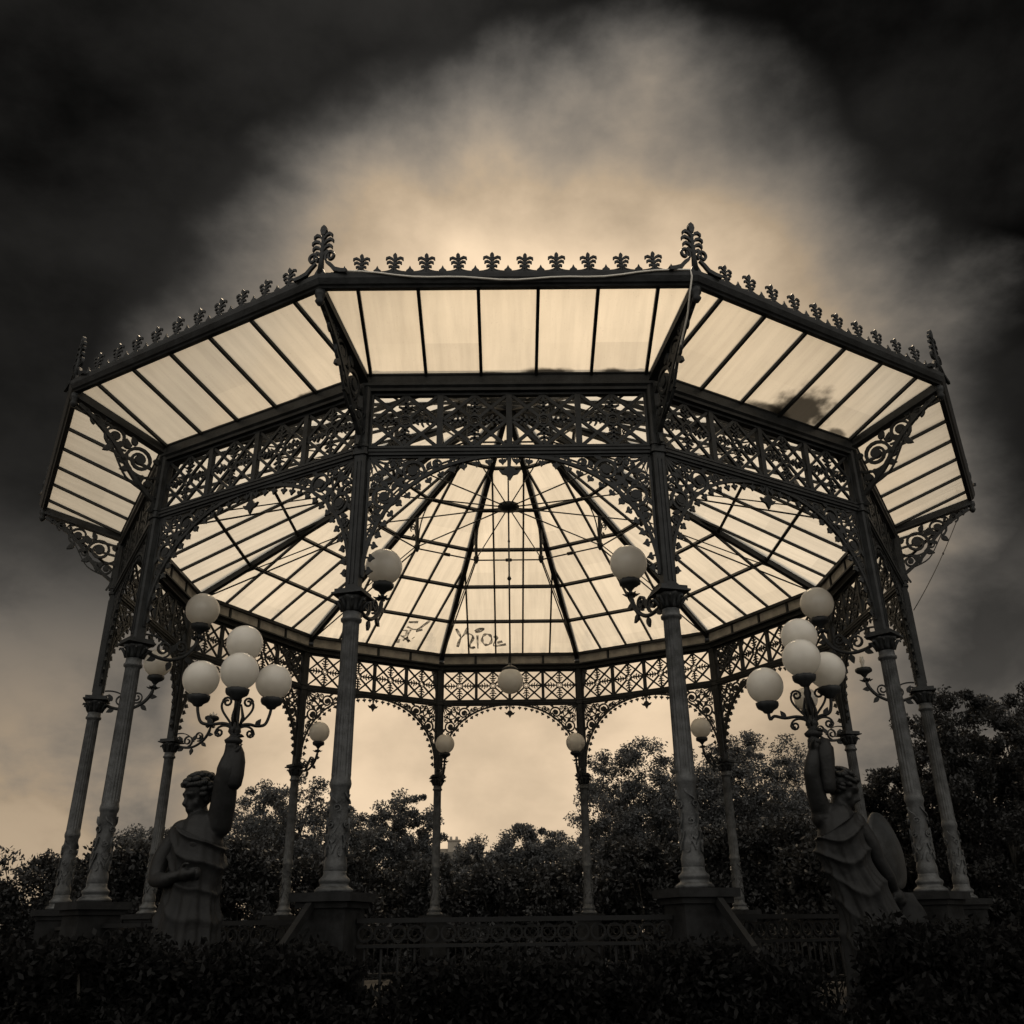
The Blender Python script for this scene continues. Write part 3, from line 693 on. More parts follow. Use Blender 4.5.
# ------------------------------------------------------------------ lamps
GR = .182
def globe_mesh(r):
    mb = MB(); n, m = 32, 20
    prof = [(max(.002, r*math.sin(PI*(i/m)*.93)), -r*math.cos(PI*(i/m)*.93)) for i in range(m+1)]
    mb.lathe([(a, -b) for a, b in prof][::-1], n)      # open neck at the bottom, closed by the holder
    return mb
def lamp_arm(mb, with_leaf=True):
    """arm in local coords: column axis at origin, lamp along +x, z = 0 at the capital top"""
    fr = lambda u, v, n: (u, n, v)
    mb.tube([fr(u,v,0) for u, v in smoothpts([(.07,-.03),(.2,-.09),(.38,-.10),(.53,-.03),(.625,.08),(.662,.19),(.668,.27)], 4)], [.020]*12+[.023]*7+[.018]*6, 8)
    mb.rib(spiral(.29,.0,.09,.02,-80,1.5,22), .018, fr, .034); mb.rib(spiral(.475,.06,.075,.02,-100,1.5,20), .017, fr, .034)
    mb.rib(spiral(.13,.02,.06,.015,-100,-1.4,16), .014, fr, .03)
    mb.rib(bez((.08,.12),(.2,.14),(.32,.1),(.40,-.02)), .015, fr, .026)
    for (u, v, a) in ((.22,-.10,-150),(.38,-.12,-100),(.54,-.04,-40),(.62,.08,0),(.38,.0,60),(.18,.0,120)):
        mb.plate(rot2(leaf2(.10,.06), R(a), (u,v)), fr, .024, .002)
    for q in range(6):                     # acanthus drop under the holder
        a = q*PI/3; mb.tube([(.655,0,.22),(.655+.05*math.cos(a),.05*math.sin(a),.19),(.655+.085*math.cos(a),.085*math.sin(a),.205)], [.012,.016,.004], 5)
def holder(mb, x, z):
    mb.lathe([(.015,-.07),(.03,-.05),(.045,-.03),(.075,-.012),(.098,.0),(.104,.02),(.10,.045),(.09,.052)], 20, (x,0,z), lambda a, r, zz: r*(1+.05*math.cos(10*a)))
LAMPS = [  # column index, label, state
 (0, 'white globe lamp on the inner side of the front left column', 'globe'),
 (1, 'white globe lamp on the inner side of the front right column', 'globe'),
 (2, 'grey globe lamp above the right candelabrum, highest globe on that side', 'globe'),
 (3, 'lamp arm at far right that has lost its globe and shows a bare bulb', 'bulb'),
 (4, 'small globe lamp half hidden behind the right statue\'s candelabrum', 'globe'),
 (5, 'small globe lamp just right of the front right column, against the big tree', 'globe'),
 (6, 'small globe lamp on the back column at the right of the central opening', 'globe'),
 (7, 'small globe lamp on the back column at the left of the central opening', 'globe'),
 (8, 'small globe lamp on the back column left of the front left column', 'globe'),
 (9, 'broken lamp arm without a globe behind the left statue\'s candelabrum', 'broken'),
 (10, 'darker globe lamp at far left between two leaning columns', 'globe'),
 (11, 'grey globe lamp above the left candelabrum, highest globe on that side', 'globe')]
mb = MB(); lamp_arm(mb); arm_me = mb.mesh('arm', M['iron'])
mb = MB(); holder(mb, .668, .305); hold_me = mb.mesh('holder', M['iron'])
globe_me = globe_mesh(GR).mesh('globe', M['opal'])
mb = MB(); mb.lathe([(.012,0),(.02,.02),(.022,.07),(.03,.085),(.032,.11),(.024,.15),(.008,.165)], 12); bulb_me = mb.mesh('bulb', M['opal'])
mb = MB(); mb.plate([(-.05,0),(.045,.0),(.06,.05),(.02,.03),(-.01,.085),(-.03,.04)], lambda u, v, n: (u, n+.03, v), .008); mb.plate([(-.04,0),(.03,.0),(.05,.03),(.0,.055)], lambda u, v, n: (n-.04, u, v), .008)
shard_me = mb.mesh('globe_shard', M['opal'])
def sub(name, me, parent, loc=(0,0,0)):
    o = bpy.data.objects.new(name, me); C.objects.link(o); o.parent = parent; o.location = loc; return o
for k, lab, st in LAMPS:
    a = R(-105+30*(0 if k == 0 else k)) if True else 0
    r = empty('bracket_lamp', (RC*math.cos(a), RC*math.sin(a), Z_CAP-.02), a+PI+(R(8) if k == 1 else 0))
    tag(r, lab, 'wall lamp', 'bracket lamps on the bandstand columns')
    sub('arm', arm_me, r); sub('holder', hold_me, r)
    if st == 'globe': sub('globe', globe_me, r, (.668, 0, .305+.052+GR*.93))
    elif st == 'bulb': sub('bulb', bulb_me, r, (.668, 0, .355))
    else: sub('globe_shard', shard_me, r, (.668, 0, .355))
# lamp hanging under the middle of the roof
pl = empty('pendant_lamp', (0,0,3.317))
tag(pl, 'grey globe lamp hanging on a long thin rod under the middle of the roof', 'hanging lamp')
g = globe_mesh(.187); o = sub('globe', g.mesh('globe', M['opal']), pl); o.rotation_euler.x = PI
mb = MB(); mb.tube([(0,0,.2),(0,0,Z_HUB-.05-3.317)], .013, 8); mb.lathe([(.013,1.55),(.035,1.58),(.013,1.63)], 10); mb.lathe([(.01,-.03),(.02,0),(.01,.04)],8,(0,0,2.2))
sub('rod', mb.mesh('rod', M['iron']), pl)
mb = MB(); mb.lathe([(.10,.145),(.115,.155),(.115,.175),(.08,.205),(.03,.23),(.014,.27)], 20); sub('holder', mb.mesh('holder', M['iron']), pl)

# candelabra carried by the statues
def candelabrum(base, arms, label):
    r = empty('candelabrum', base); tag(r, label, 'candelabrum', 'candelabra carried by the statues')
    gr = .143
    mb = MB()
    mb.lathe([(.03,-.02),(.062,0),(.07,.02),(.04,.045),(.03,.06),(.05,.085),(.045,.11),(.026,.14),(.024,.3),(.03,.33),(.022,.36),(.018,.56),(.03,.58)], 16)
    for q in range(3):
        a = q*2*PI/3 + .3; mb.tube([(.03*math.cos(a),.03*math.sin(a),.12),(.05*math.cos(a),.05*math.sin(a),.2),(.028*math.cos(a),.028*math.sin(a),.3)], [.01,.014,.006], 6)
    sub('stem', mb.mesh('stem', M['bronze']), r)
    def put(x, y, z):
        m2 = MB(); m2.lathe([(.015,-.055),(.03,-.05),(.045,-.03),(.075,-.012),(.086,.008),(.088,.028),(.078,.034)], 20, (0,0,0), lambda a, rr, zz: rr*(1+.05*math.cos(10*a)))
        h = sub('holder', m2.mesh('holder', M['iron']), r, (x,y,z))
        sub('globe', globe_mesh(gr).mesh('globe', M['opal']), r, (x,y,z+.034+gr*.93))
    put(0, 0, .79-.034-gr*.93)
    m3 = MB(); m3.lathe([(.018,.55),(.03,.56),(.02,.585),(.03,.60)], 10); 
    for (dx, dy, dz) in arms:
        d = math.hypot(dx, dy); ang = math.atan2(dy, dx); zc = dz-.034-gr*.93
        fr = lambda u, v, n: (u*math.cos(ang)-n*math.sin(ang), u*math.sin(ang)+n*math.cos(ang), v)
        mb = MB()
        mb.tube([fr(u,v,0) for u, v in smoothpts([(.015,.10),(.05,.14),(.11,.155),(d*.62,.15),(d*.86,.17),(d*.97,zc-.10),(d,zc-.04)], 4)], .0125, 8)
        mb.tube([fr(u,v,0) for u, v in bez((.02,.12),(.06,.2),(.16,.26),(.12,.33),10)+spiral(.085,.32,.04,.012,20,1.3,14)], .0095, 6)
        mb.tube([fr(u,v,0) for u, v in bez((.02,.1),(.06,.15),(.14,.15),(.155,.09),8)+spiral(.125,.085,.032,.010,0,-1.3,12)], .009, 6)
        mb.plate(rot2(leaf2(.07,.04), R(60), (d*.6,.15)), fr, .012)
        sub('arm', mb.mesh('arm', M['bronze']), r)
        put(dx, dy, zc)
    return r
candelabrum((-2.147,-5.986,1.34), [(-.325,.04,.515),(.22,.17,.515),(.075,-.30,.48)], 'four globe candelabrum held up by the dark left statue')
candelabrum((2.303,-6.018,1.34), [(-.30,.09,.415),(.155,-.06,.495),(-.10,-.28,.535)], 'four globe candelabrum held up by the draped statue on the right')

# ------------------------------------------------------------------ statues
def remeshed(name, mb, mat, parent, vox=.012, it=3):
    me = mb.mesh(name+'_raw', mat); o = bpy.data.objects.new(name+'_raw', me); C.objects.link(o)
    md = o.modifiers.new('r', 'REMESH'); md.mode = 'VOXEL'; md.voxel_size = vox; md.use_smooth_shade = True
    ms = o.modifiers.new('s', 'SMOOTH'); ms.factor = .6; ms.iterations = it
    dg = bpy.context.evaluated_depsgraph_get(); dg.update()
    nm = bpy.data.meshes.new_from_object(o.evaluated_get(dg)); nm.name = name
    nm.materials.clear(); nm.materials.append(mat)
    nm.polygons.foreach_set('use_smooth', [True]*len(nm.polygons))
    bpy.data.objects.remove(o); bpy.data.meshes.remove(me)
    r = bpy.data.objects.new(name, nm); C.objects.link(r); r.parent = parent; return r
def limb(mb, pts, rs, n=14):
    P = smooth3(pts, 4); 
    k = len(pts); RS = []
    for i in range(len(P)):
        f = i/(len(P)-1)*(k-1); j = min(int(f), k-2); RS.append(rs[j]+(rs[j+1]-rs[j])*(f-j))
    mb.tube(P, RS, n)
    mb.ellipsoid(P[0], (RS[0],)*3, 12, 8); mb.ellipsoid(P[-1], (RS[-1],)*3, 12, 8)
def smooth3(p, k=4):
    p = [Vector(q) for q in p]; out = []
    for i in range(len(p)-1):
        p0, p1, p2, p3 = p[max(i-1,0)], p[i], p[i+1], p[min(i+2,len(p)-1)]
        for j in range(k):
            t = j/k; out.append(.5*((2*p1)+(p2-p0)*t+(2*p0-5*p1+4*p2-p3)*t*t+(3*p1-p0-3*p2+p3)*t**3))
    return out+[p[-1]]
def hand(mb, w, d, side, s, curl=1.0):
    """five-fingered hand: wrist w, direction d, side = thumb direction"""
    d = Vector(d).normalized(); sd = (Vector(side) - d*Vector(side).dot(d)).normalized(); nm = d.cross(sd)
    w = Vector(w)
    mb.ellipsoid(w + d*.05*s, (.045*s,.045*s,.045*s), 10, 8); mb.ellipsoid(w + d*.085*s, (.046*s,.046*s,.035*s), 10, 8)
    for i, l in enumerate((.075,.085,.08,.062)):
        b = w + d*.105*s + sd*(.03-.021*i)*s
        p1 = b + d*l*.5*s + nm*.012*curl*s; p2 = p1 + d*l*.22*s + nm*l*.38*curl*s; p3 = p2 - d*l*.12*s*curl + nm*l*.34*s*curl
        limb(mb, [b, p1, p2, p3], [.0125*s,.0115*s,.0105*s,.009*s], 8)
    b = w + d*.03*s + sd*.035*s
    limb(mb, [b, b+sd*.03*s+d*.03*s+nm*.015*s, b+sd*.032*s+d*.065*s+nm*.035*s], [.016*s,.014*s,.010*s], 8)
def head(mb, c, face, s):
    """head with face; face = direction it looks"""
    f = Vector(face).normalized(); up = (Vector((0,0,1)) - f*f.z).normalized(); sd = f.cross(up)
    rot = Matrix((sd, f, up)).transposed(); c = Vector(c)
    P = lambda x, y, z: c + rot @ Vector((x*s, y*s, z*s))
    mb.ellipsoid(P(0,-.012,.022), (.077*s,.098*s,.09*s), 18, 12, rot); mb.ellipsoid(P(0,.022,-.045), (.058*s,.072*s,.075*s), 16, 10, rot)
    mb.ellipsoid(P(0,.07,-.098), (.024*s,.022*s,.02*s), 10, 8, rot)
    mb.tube([P(0,.088,.02), P(0,.108,-.012), P(0,.118,-.03)], [.011*s,.014*s,.017*s], 8); mb.ellipsoid(P(0,.108,-.034), (.021*s,.013*s,.011*s), 8, 6, rot)
    mb.tube([P(-.055,.07,.032), P(-.025,.09,.036), P(.025,.09,.036), P(.055,.07,.032)], .012*s, 8)
    for q in (-1, 1):
        mb.ellipsoid(P(q*.032,.076,.012), (.016*s,.012*s,.010*s), 8, 6, rot)
        mb.ellipsoid(P(q*.077,-.005,-.01), (.012*s,.022*s,.035*s), 8, 6, rot)
        mb.ellipsoid(P(q*.045,.058,-.03), (.022*s,.02*s,.024*s), 8, 6, rot)
    mb.ellipsoid(P(0,.094,-.062), (.026*s,.012*s,.007*s), 8, 6, rot); mb.ellipsoid(P(0,.092,-.075), (.021*s,.012*s,.008*s), 8, 6, rot)
    return P, rot
def hair(c, face, s, bun):
    f = Vector(face).normalized(); up = (Vector((0,0,1)) - f*f.z).normalized(); sd = f.cross(up)
    rot = Matrix((sd, f, up)).transposed(); c = Vector(c); mb = MB()
    P = lambda x, y, z: c + rot @ Vector((x*s, y*s, z*s))
    for i in range(90):
        th = random.uniform(-PI, PI); ph = random.uniform(-.35, 1.45)
        x, y, z = .084*math.cos(ph)*math.cos(th), -.016+.104*math.cos(ph)*math.sin(th), .030+.094*math.sin(ph)
        if y > .052 and z < .082: continue
        mb.ellipsoid(P(x,y,z), (.026*s,.026*s,.017*s), 8, 6, rot)
    mb.ellipsoid(P(0,-.02,.04), (.078*s,.092*s,.082*s), 14, 10, rot)
    if bun: mb.ellipsoid(P(0,-.12,.0), (.045*s,.045*s,.045*s), 12, 8)
    for i in range(18):   # hair band
        a = PI*i/17; mb.ellipsoid(P(.088*math.cos(a), .01+.06*math.sin(a), .075), (.013*s,)*3, 6, 5)
    return mb
def drape(path, rx, ry, folds, amp, seed, tilt=0.0, n=144, slant=0.0):
    """cloth wound round the body: rings along a path with folds that wander"""
    rnd = random.Random(seed); P = smooth3(path, 16); m = len(P); vs = []
    k = len(path)
    ph = [rnd.uniform(0,6.28) for _ in range(6)]
    for i, p in enumerate(P):
        f = i/(m-1); g = f*(k-1); j = min(int(g), k-2); t = g-j
        ax = rx[j]+(rx[j+1]-rx[j])*t; ay = ry[j]+(ry[j+1]-ry[j])*t
        for q in range(n):
            a = 2*PI*q/n
            fo = ((1-2*abs(math.sin(.5*folds*a + 1.6*f + ph[0]))) + .6*math.sin(round(folds*1.7)*a - 3*f + ph[1]))*amp*(.15+.85*f)
            ho = ((1-abs(math.sin(17*f + .9*math.sin(a-.6)*2.2*slant + .5*math.sin(3*a+ph[3]) + ph[2])))**2)*amp*2.1*(1-.75*f)      # swags across the chest
            r = 1 + (fo+ho)
            vs.append((p.x + ax*r*math.cos(a), p.y + ay*r*math.sin(a), p.z + tilt*math.cos(a)*(1-f)))
    fs = [(i*n+q, i*n+(q+1)%n, (i+1)*n+(q+1)%n, (i+1)*n+q) for i in range(m-1) for q in range(n)]
    fs += [tuple(range(n)), tuple(range(m*n-1, (m-1)*n-1, -1))]
    mb = MB(); mb.add(vs, fs, True); return mb

def pedestal(root, z1):
    mb = MB(); g = GROUND
    for (w, z0, zz) in ((.52,g-.05,g+.12),(.46,g+.12,g+.18),(.40,g+.18,z1-.10),(.46,z1-.10,z1-.05),(.43,z1-.05,z1)):
        mb.box(-w, w, -w, w, z0+.001, zz)
    o = mb.build('pedestal', M['stone'], root, (0,0,-GROUND)); return o
S = 1.18
# right statue: right arm up to the lamp, head turned down to its left hand, which rests on a round shield
bx, by = 2.50, -5.84
rs = empty('statue', (bx,by,GROUND)); tag(rs, 'draped bronze statue on the right, one hand raised to the lamp, one on a shield', 'statue', 'lamp bearing statues')
pedestal(rs, -.92)
W3 = lambda x, y, z: (x-bx, y-by, z-GROUND)
mb = MB()
limb(mb, [W3(2.61,-5.84,-.05),W3(2.56,-5.86,.16),W3(2.48,-5.87,.42),W3(2.43,-5.88,.62),W3(2.43,-5.88,.74)], [.165,.15,.125,.16,.13])
limb(mb, [W3(2.32,-5.89,.755),W3(2.56,-5.87,.715)], [.085,.088])
limb(mb, [W3(2.44,-5.88,.74),W3(2.47,-5.87,.88)], [.066,.058])
limb(mb, [W3(2.33,-5.89,.77),W3(2.285,-5.94,.90),W3(2.25,-6.0,1.06)], [.078,.072,.058])
limb(mb, [W3(2.25,-6.0,1.06),W3(2.262,-6.02,1.14),W3(2.285,-6.02,1.225)], [.062,.056,.04])
hand(mb, W3(2.285,-6.02,1.21), (.12,0,1), (-.6,-.8,0), 1.1, .9)
limb(mb, [W3(2.58,-5.87,.70),W3(2.66,-5.86,.57),W3(2.705,-5.84,.46)], [.075,.066,.05])
limb(mb, [W3(2.705,-5.84,.46),W3(2.78,-5.79,.34),W3(2.83,-5.73,.26)], [.052,.05,.034])
hand(mb, W3(2.83,-5.73,.265), (.45,.35,-1), (-.6,-.6,0), 1.15, .8)
for (x, y, kx, ky, fx, fy) in ((2.55,-5.86,2.52,-5.95,2.54,-5.90),(2.69,-5.83,2.70,-5.88,2.74,-5.80)):
    limb(mb, [W3(x,y,-.02),W3(kx,ky,-.42),W3(fx,fy,-.80),W3(fx+.02,fy-.06,-.88)], [.12,.078,.05,.045]); limb(mb, [W3(fx,fy,-.885),W3(fx+.03,fy-.15,-.895)], [.04,.028])
P_, rot_ = head(mb, W3(2.505,-5.87,.965), (.80,-.32,-.42), S)
remeshed('figure', mb, M['bronze'], rs, .011, 3)
hair(W3(2.505,-5.87,.965), (.80,-.32,-.42), S, True).build('hair', M['bronze'], rs)
drape([W3(2.415,-5.885,.70),W3(2.425,-5.88,.56),W3(2.475,-5.87,.38),W3(2.565,-5.85,.13),W3(2.63,-5.84,-.2),W3(2.65,-5.84,-.84)], [.165,.17,.155,.19,.25,.32], [.15,.165,.15,.18,.22,.28], 9, .11, 3, tilt=.10, slant=1.0).build('drapery', M['cloth'], rs)
mb = MB()   # fluted torch socket the hand steadies
o3 = W3(2.37,-5.99,0)
mb.lathe([(.03,.92),(.05,.95),(.056,1.0),(.06,1.06),(.074,1.16),(.078,1.25),(.06,1.28),(.05,1.32)], 24, (o3[0],o3[1],-GROUND), lambda a, r, z: r*(1+.03*math.cos(9*a)))
mb.lathe([(.03,1.27),(.05,1.285),(.045,1.315),(.03,1.325)], 16, (W3(2.303,0,0)[0], W3(0,-6.018,0)[1], -GROUND))
mb.build('torch_socket', M['bronze'], rs)
# shield on a rock stump
sh = empty('shield', (2.88,-5.55,-.92)); tag(sh, 'smooth round metal shield standing on edge beside the draped statue', 'shield')
mb = MB(); mb.lathe([(.002,.10),(.08,.095),(.18,.07),(.25,.035),(.285,.03),(.29,.012),(.28,0),(.24,.0),(.1,.05),(.002,.06)], 40)
o = mb.build('face', M['iron'], sh, (0,0,1.46)); o.rotation_euler = (R(82), 0, R(48))
mb = MB(); rr = random.Random(4)
mb.lathe([(.26,-.30),(.30,.1),(.24,.5),(.25,.85),(.21,1.05),(.16,1.155),(.05,1.165)], 20, (0,.04,0), lambda a, r, z: r*(1+.13*math.sin(3*a+z*4)+.06*math.sin(7*a-z*9)))
mb.build('rock_stump', M['stone'], sh)
# left statue: seen dark against the sky
bx, by = -2.36, -5.83
ls = empty('statue', (bx,by,GROUND)); tag(ls, 'dark bronze statue on the left, one hand raised to the lamp, one at its waist', 'statue', 'lamp bearing statues')
pedestal(ls, -.92)
mb = MB()
limb(mb, [W3(-2.38,-5.83,-.05),W3(-2.37,-5.83,.18),W3(-2.36,-5.83,.42),W3(-2.36,-5.84,.62),W3(-2.36,-5.84,.73)], [.175,.16,.14,.18,.14])
limb(mb, [W3(-2.50,-5.83,.71),W3(-2.22,-5.86,.76)], [.092,.092])
limb(mb, [W3(-2.37,-5.84,.74),W3(-2.395,-5.83,.86)], [.075,.066])
limb(mb, [W3(-2.22,-5.86,.76),W3(-2.19,-5.92,.93),W3(-2.175,-5.98,1.08)], [.098,.094,.084])
limb(mb, [W3(-2.165,-5.98,1.08),W3(-2.165,-6.0,1.15),W3(-2.16,-5.99,1.235)], [.084,.078,.055])
hand(mb, W3(-2.16,-5.99,1.22), (.05,0,1), (.7,-.7,0), 1.15, .9)
limb(mb, [W3(-2.52,-5.83,.69),W3(-2.62,-5.85,.52),W3(-2.63,-5.89,.38)], [.08,.07,.055])
limb(mb, [W3(-2.63,-5.89,.38),W3(-2.53,-5.98,.37),W3(-2.42,-6.02,.40)], [.056,.052,.036])
hand(mb, W3(-2.43,-6.02,.40), (1,-.1,.1), (0,-.3,1), 1.1, 1.0)
for (x, y, kx, ky, fx, fy) in ((-2.45,-5.83,-2.47,-5.92,-2.46,-5.86),(-2.30,-5.82,-2.27,-5.86,-2.25,-5.78)):
    limb(mb, [W3(x,y,-.02),W3(kx,ky,-.42),W3(fx,fy,-.80),W3(fx,fy-.06,-.88)], [.12,.078,.05,.045]); limb(mb, [W3(fx,fy,-.885),W3(fx,fy-.15,-.895)], [.04,.028])
head(mb, W3(-2.405,-5.84,.965), (-.55,-.75,-.25), S)
remeshed('figure', mb, M['bronze'], ls, .011, 3)
hair(W3(-2.405,-5.84,.965), (-.55,-.75,-.25), S*1.16, False).build('hair', M['bronze'], ls)
drape([W3(-2.365,-5.84,.68),W3(-2.36,-5.84,.54),W3(-2.365,-5.83,.34),W3(-2.37,-5.83,.12),W3(-2.37,-5.83,-.25),W3(-2.36,-5.83,-.84)], [.19,.195,.175,.21,.26,.31], [.165,.18,.165,.19,.23,.28], 8, .10, 8, tilt=-.08, slant=1.0).build('drapery', M['cloth'], ls)
mb = MB()
mb.lathe([(.05,1.0),(.075,1.03),(.085,1.10),(.085,1.2),(.07,1.27),(.05,1.31),(.04,1.325)], 24, (W3(-2.13,0,0)[0], W3(0,-5.97,0)[1], -GROUND), lambda a, r, z: r*(1+.03*math.cos(9*a)))
mb.build('torch_socket', M['bronze'], ls)

# ------------------------------------------------------------------ cables
cf = AO+.085
pts = [(-1.50,-cf,Z_GO+.115)]
for i in range(1, 20):
    t = i/20; x = -1.50+3.16*t; pts.append((x, -cf-.006*math.sin(9*t), Z_GO+.115 - .10*4*t*(1-t) + .012*math.sin(23*t)))
pts += [(1.66,-cf,Z_GO+.10),(1.665,-cf-.01,Z_GO+.02),(1.64,-6.25,5.12),(1.60,-6.0,4.95),(1.52,-5.65,4.62),(1.47,-5.41,4.45)]
mb = MB(); mb.tube(pts, .009, 6)
tag(mb.build('cable', M['rope']), 'pale cable sagging along the front gutter then dropping to the front right column', 'cable')
mb = MB(); p0, p1 = Vector((6.18,-1.62,5.10)), Vector((5.33,-1.60,3.80))
mb.tube([p0.lerp(p1, i/10) + Vector((0,0,-.05*4*(i/10)*(1-i/10))) for i in range(11)], .006, 5); mb.lathe([(.004,-.02),(.014,0),(.004,.02)], 8, tuple(p0.lerp(p1,.35)+Vector((0,0,-.046))))
tag(mb.build('wire', M['wire']), 'thin dark wire running from the far right canopy corner to a column', 'wire')

# ------------------------------------------------------------------ ground and planting
mb = MB(); n = 64
g = [(0,0,GROUND)]+[(400*math.cos(2*PI*i/n),400*math.sin(2*PI*i/n),GROUND) for i in range(n)]
mb.add(g, [(0,1+i,1+(i+1)%n) for i in range(n)])
tag(mb.build('ground', M['earth']), 'dark park lawn under and around the bandstand', 'ground', kind='structure')

def leaves_mesh(name, centers, spread, per, size, mat, seed, droop=0.0, elong=1.8, cull=None):
    """thousands of small kite-shaped leaves gathered in clumps"""
    rng = np.random.default_rng(seed)
    cs = np.repeat(np.array(centers), per, axis=0); sp = np.repeat(np.array(spread), per)
    k = len(cs)
    d = rng.normal(size=(k,3)); d /= np.linalg.norm(d, axis=1, keepdims=True)
    p = cs + d*(sp*rng.random(k)**.55)[:,None]*np.array([1,1,.75])
    s = size*rng.uniform(.55,1.35,k)
    a = rng.normal(size=(k,3)); a[:,2] -= droop; a += d*.6; a /= np.linalg.norm(a, axis=1, keepdims=True)
    b = np.cross(a, rng.normal(size=(k,3))); b /= np.linalg.norm(b, axis=1, keepdims=True)
    A = a*(s*elong*.5)[:,None]; B = b*(s*.42)[:,None]
    v = np.stack([p-A, p+B-A*.1, p+A, p-B-A*.1], axis=1).reshape(-1,3)
    if cull is not None: pass
    me = bpy.data.meshes.new(name); me.vertices.add(4*k); me.vertices.foreach_set('co', v.ravel().astype(np.float32))
    me.loops.add(4*k); me.loops.foreach_set('vertex_index', np.arange(4*k, dtype=np.int32))
    me.polygons.add(k); me.polygons.foreach_set('loop_start', np.arange(0,4*k,4, dtype=np.int32)); me.polygons.foreach_set('loop_total', np.full(k,4,dtype=np.int32))
    me.update(); me.validate(); me.materials.append(mat); return me
def tree(name, x, y, top, rad, zlow, label, seed, mat='leaf', clumps=150, per=110, leaf=.15, group='park trees behind the bandstand', lobes=8, cl=.36, droop=.25, hole=-.16):
    rnd = random.Random(seed)
    root = empty(name, (x,y,GROUND)); tag(root, label, 'tree', group)
    H = top-GROUND; zl = zlow-GROUND; cz = (H+zl)/2; rz = (H-zl)/2
    lob = []
    for i in range(lobes):
        a = i*2.4 + rnd.uniform(-.4,.4); e = rnd.uniform(-.3,.95); q = rnd.uniform(.5,.72)
        lob.append((math.cos(a)*math.cos(e)*q*rad, math.sin(a)*math.cos(e)*q*rad, cz+math.sin(e)*q*rz, .5))
    cen = []; spr = []; so_ = seed*7.3
    while len(cen) < clumps:
        v = Vector((rnd.gauss(0,1), rnd.gauss(0,1), rnd.gauss(0,1))).normalized()
        lim = 1.0 + .12*noise.noise(v*1.7+Vector((so_,0,0))) + .16*noise.noise(v*4.5+Vector((0,so_,0)))
        q = rnd.random()**.42 * min(lim, 1.0)
        hs_ = 1.0 if v.z > 0 else .92
        p = Vector((v.x*q*rad*hs_, v.y*q*rad*hs_, cz + v.z*q*rz))
        if noise.noise(p*(2.2/rad)*1.3 + Vector((so_,so_,0))) < hole: continue
        cen.append(tuple(p)); spr.append(cl*rnd.uniform(.55,1.4))
    crown = bpy.data.objects.new('crown', leaves_mesh('crown', cen, spr, per, leaf, M[mat], seed, droop)); C.objects.link(crown); crown.parent = root
    mb = MB(); tr_ = .05*H*.55
    fork = zl*.75 + .1*rz
    mb.tube([(0,0,-.1),(.06,.02,fork*.5),(.0,.05,fork)], [tr_*1.25,tr_*.95,tr_*.8], 10)
    for i, (lx, ly, lz, lr) in enumerate(lob):
        m1 = (lx*.35+rnd.uniform(-.2,.2), ly*.35, fork+(lz-fork)*.45)
        mb.tube([(0,.05,fork-.05), m1, (lx*.8,ly*.8,lz-.1)], [tr_*.55,tr_*.34,tr_*.16], 7)
        near = sorted(cen, key=lambda c: (c[0]-lx)**2+(c[1]-ly)**2+(c[2]-lz)**2)[:12]
        for c in near[::2]:
            mb.tube([(lx*.6+m1[0]*.25, ly*.6+m1[1]*.25, lz*.6+m1[2]*.4-.05), ((lx*.5+c[0]*.5),(ly*.5+c[1]*.5),(lz*.45+c[2]*.55)), c], [tr_*.16,tr_*.10,tr_*.04], 5)
    mb.build('trunk', M['bark'], root)
    return root
tree('broadleaf_tree', -8.7, 25, 5.75, 3.5, .2, 'broad loose crowned tree on the left with boughs showing, behind the front left column', 11, clumps=330, per=190, leaf=.068, lobes=10, hole=-.13, cl=.42)
tree('broadleaf_tree', -12.9, 23, 4.0, 2.7, -.6, 'low thin tree at the far left behind the dark statue', 12, clumps=230, per=190, leaf=.068, hole=-.14)
tree('broadleaf_tree', -4.6, 28, 5.8, 2.1, -1.2, 'small rounded tree between the front left column and the back column', 13, clumps=330, per=200, leaf=.068, cl=.34, hole=-.34)
tree('distant_tree', -1.8, 45, 5.0, 3.2, -1.5, 'low distant tree at the left of the central opening', 14, clumps=300, per=200, leaf=.11, group='distant trees in the gap', hole=-.4, cl=.5)
tree('distant_tree', 1.4, 47, 6.1, 3.4, -1.5, 'low distant tree in the middle of the central opening', 15, clumps=320, per=200, leaf=.11, group='distant trees in the gap', hole=-.4, cl=.5)
tree('distant_tree', 4.6, 45, 5.3, 3.2, -1.5, 'low distant tree at the right of the central opening', 16, clumps=300, per=200, leaf=.11, group='distant trees in the gap', hole=-.4, cl=.5)
tree('broadleaf_tree', 5.4, 22, 6.75, 3.4, -1.3, 'big dense tree left of the two, behind the front right column', 17, clumps=620, per=215, leaf=.062, lobes=12, hole=-.34, cl=.38)
tree('broadleaf_tree', 9.5, 23, 6.95, 3.2, -1.3, 'big dense tree behind the raised arm of the right statue', 18, clumps=580, per=215, leaf=.062, lobes=12, hole=-.34, cl=.38)
tree('evergreen_tree', 9.7, 6.4, 4.7, 2.1, -1.2, 'tall dark evergreen at the far right edge with spiky sprigs', 19, mat='leaf_dark', clumps=420, per=320, leaf=.045, droop=-.8, cl=.26, hole=-.3)
tree('evergreen_tree', 8.35, 8.3, 3.5, 1.25, -1.3, 'dark evergreen beside the right statue, in front of the far right tree', 20, mat='leaf_dark', clumps=300, per=320, leaf=.045, droop=-.8, cl=.22, hole=-.3)
tree('evergreen_tree', 12.2, 7.5, 5.2, 2.2, -1.2, 'tallest dark evergreen, outermost on the right', 21, mat='leaf_dark', clumps=380, per=320, leaf=.05, droop=-.8, cl=.28, hole=-.3)

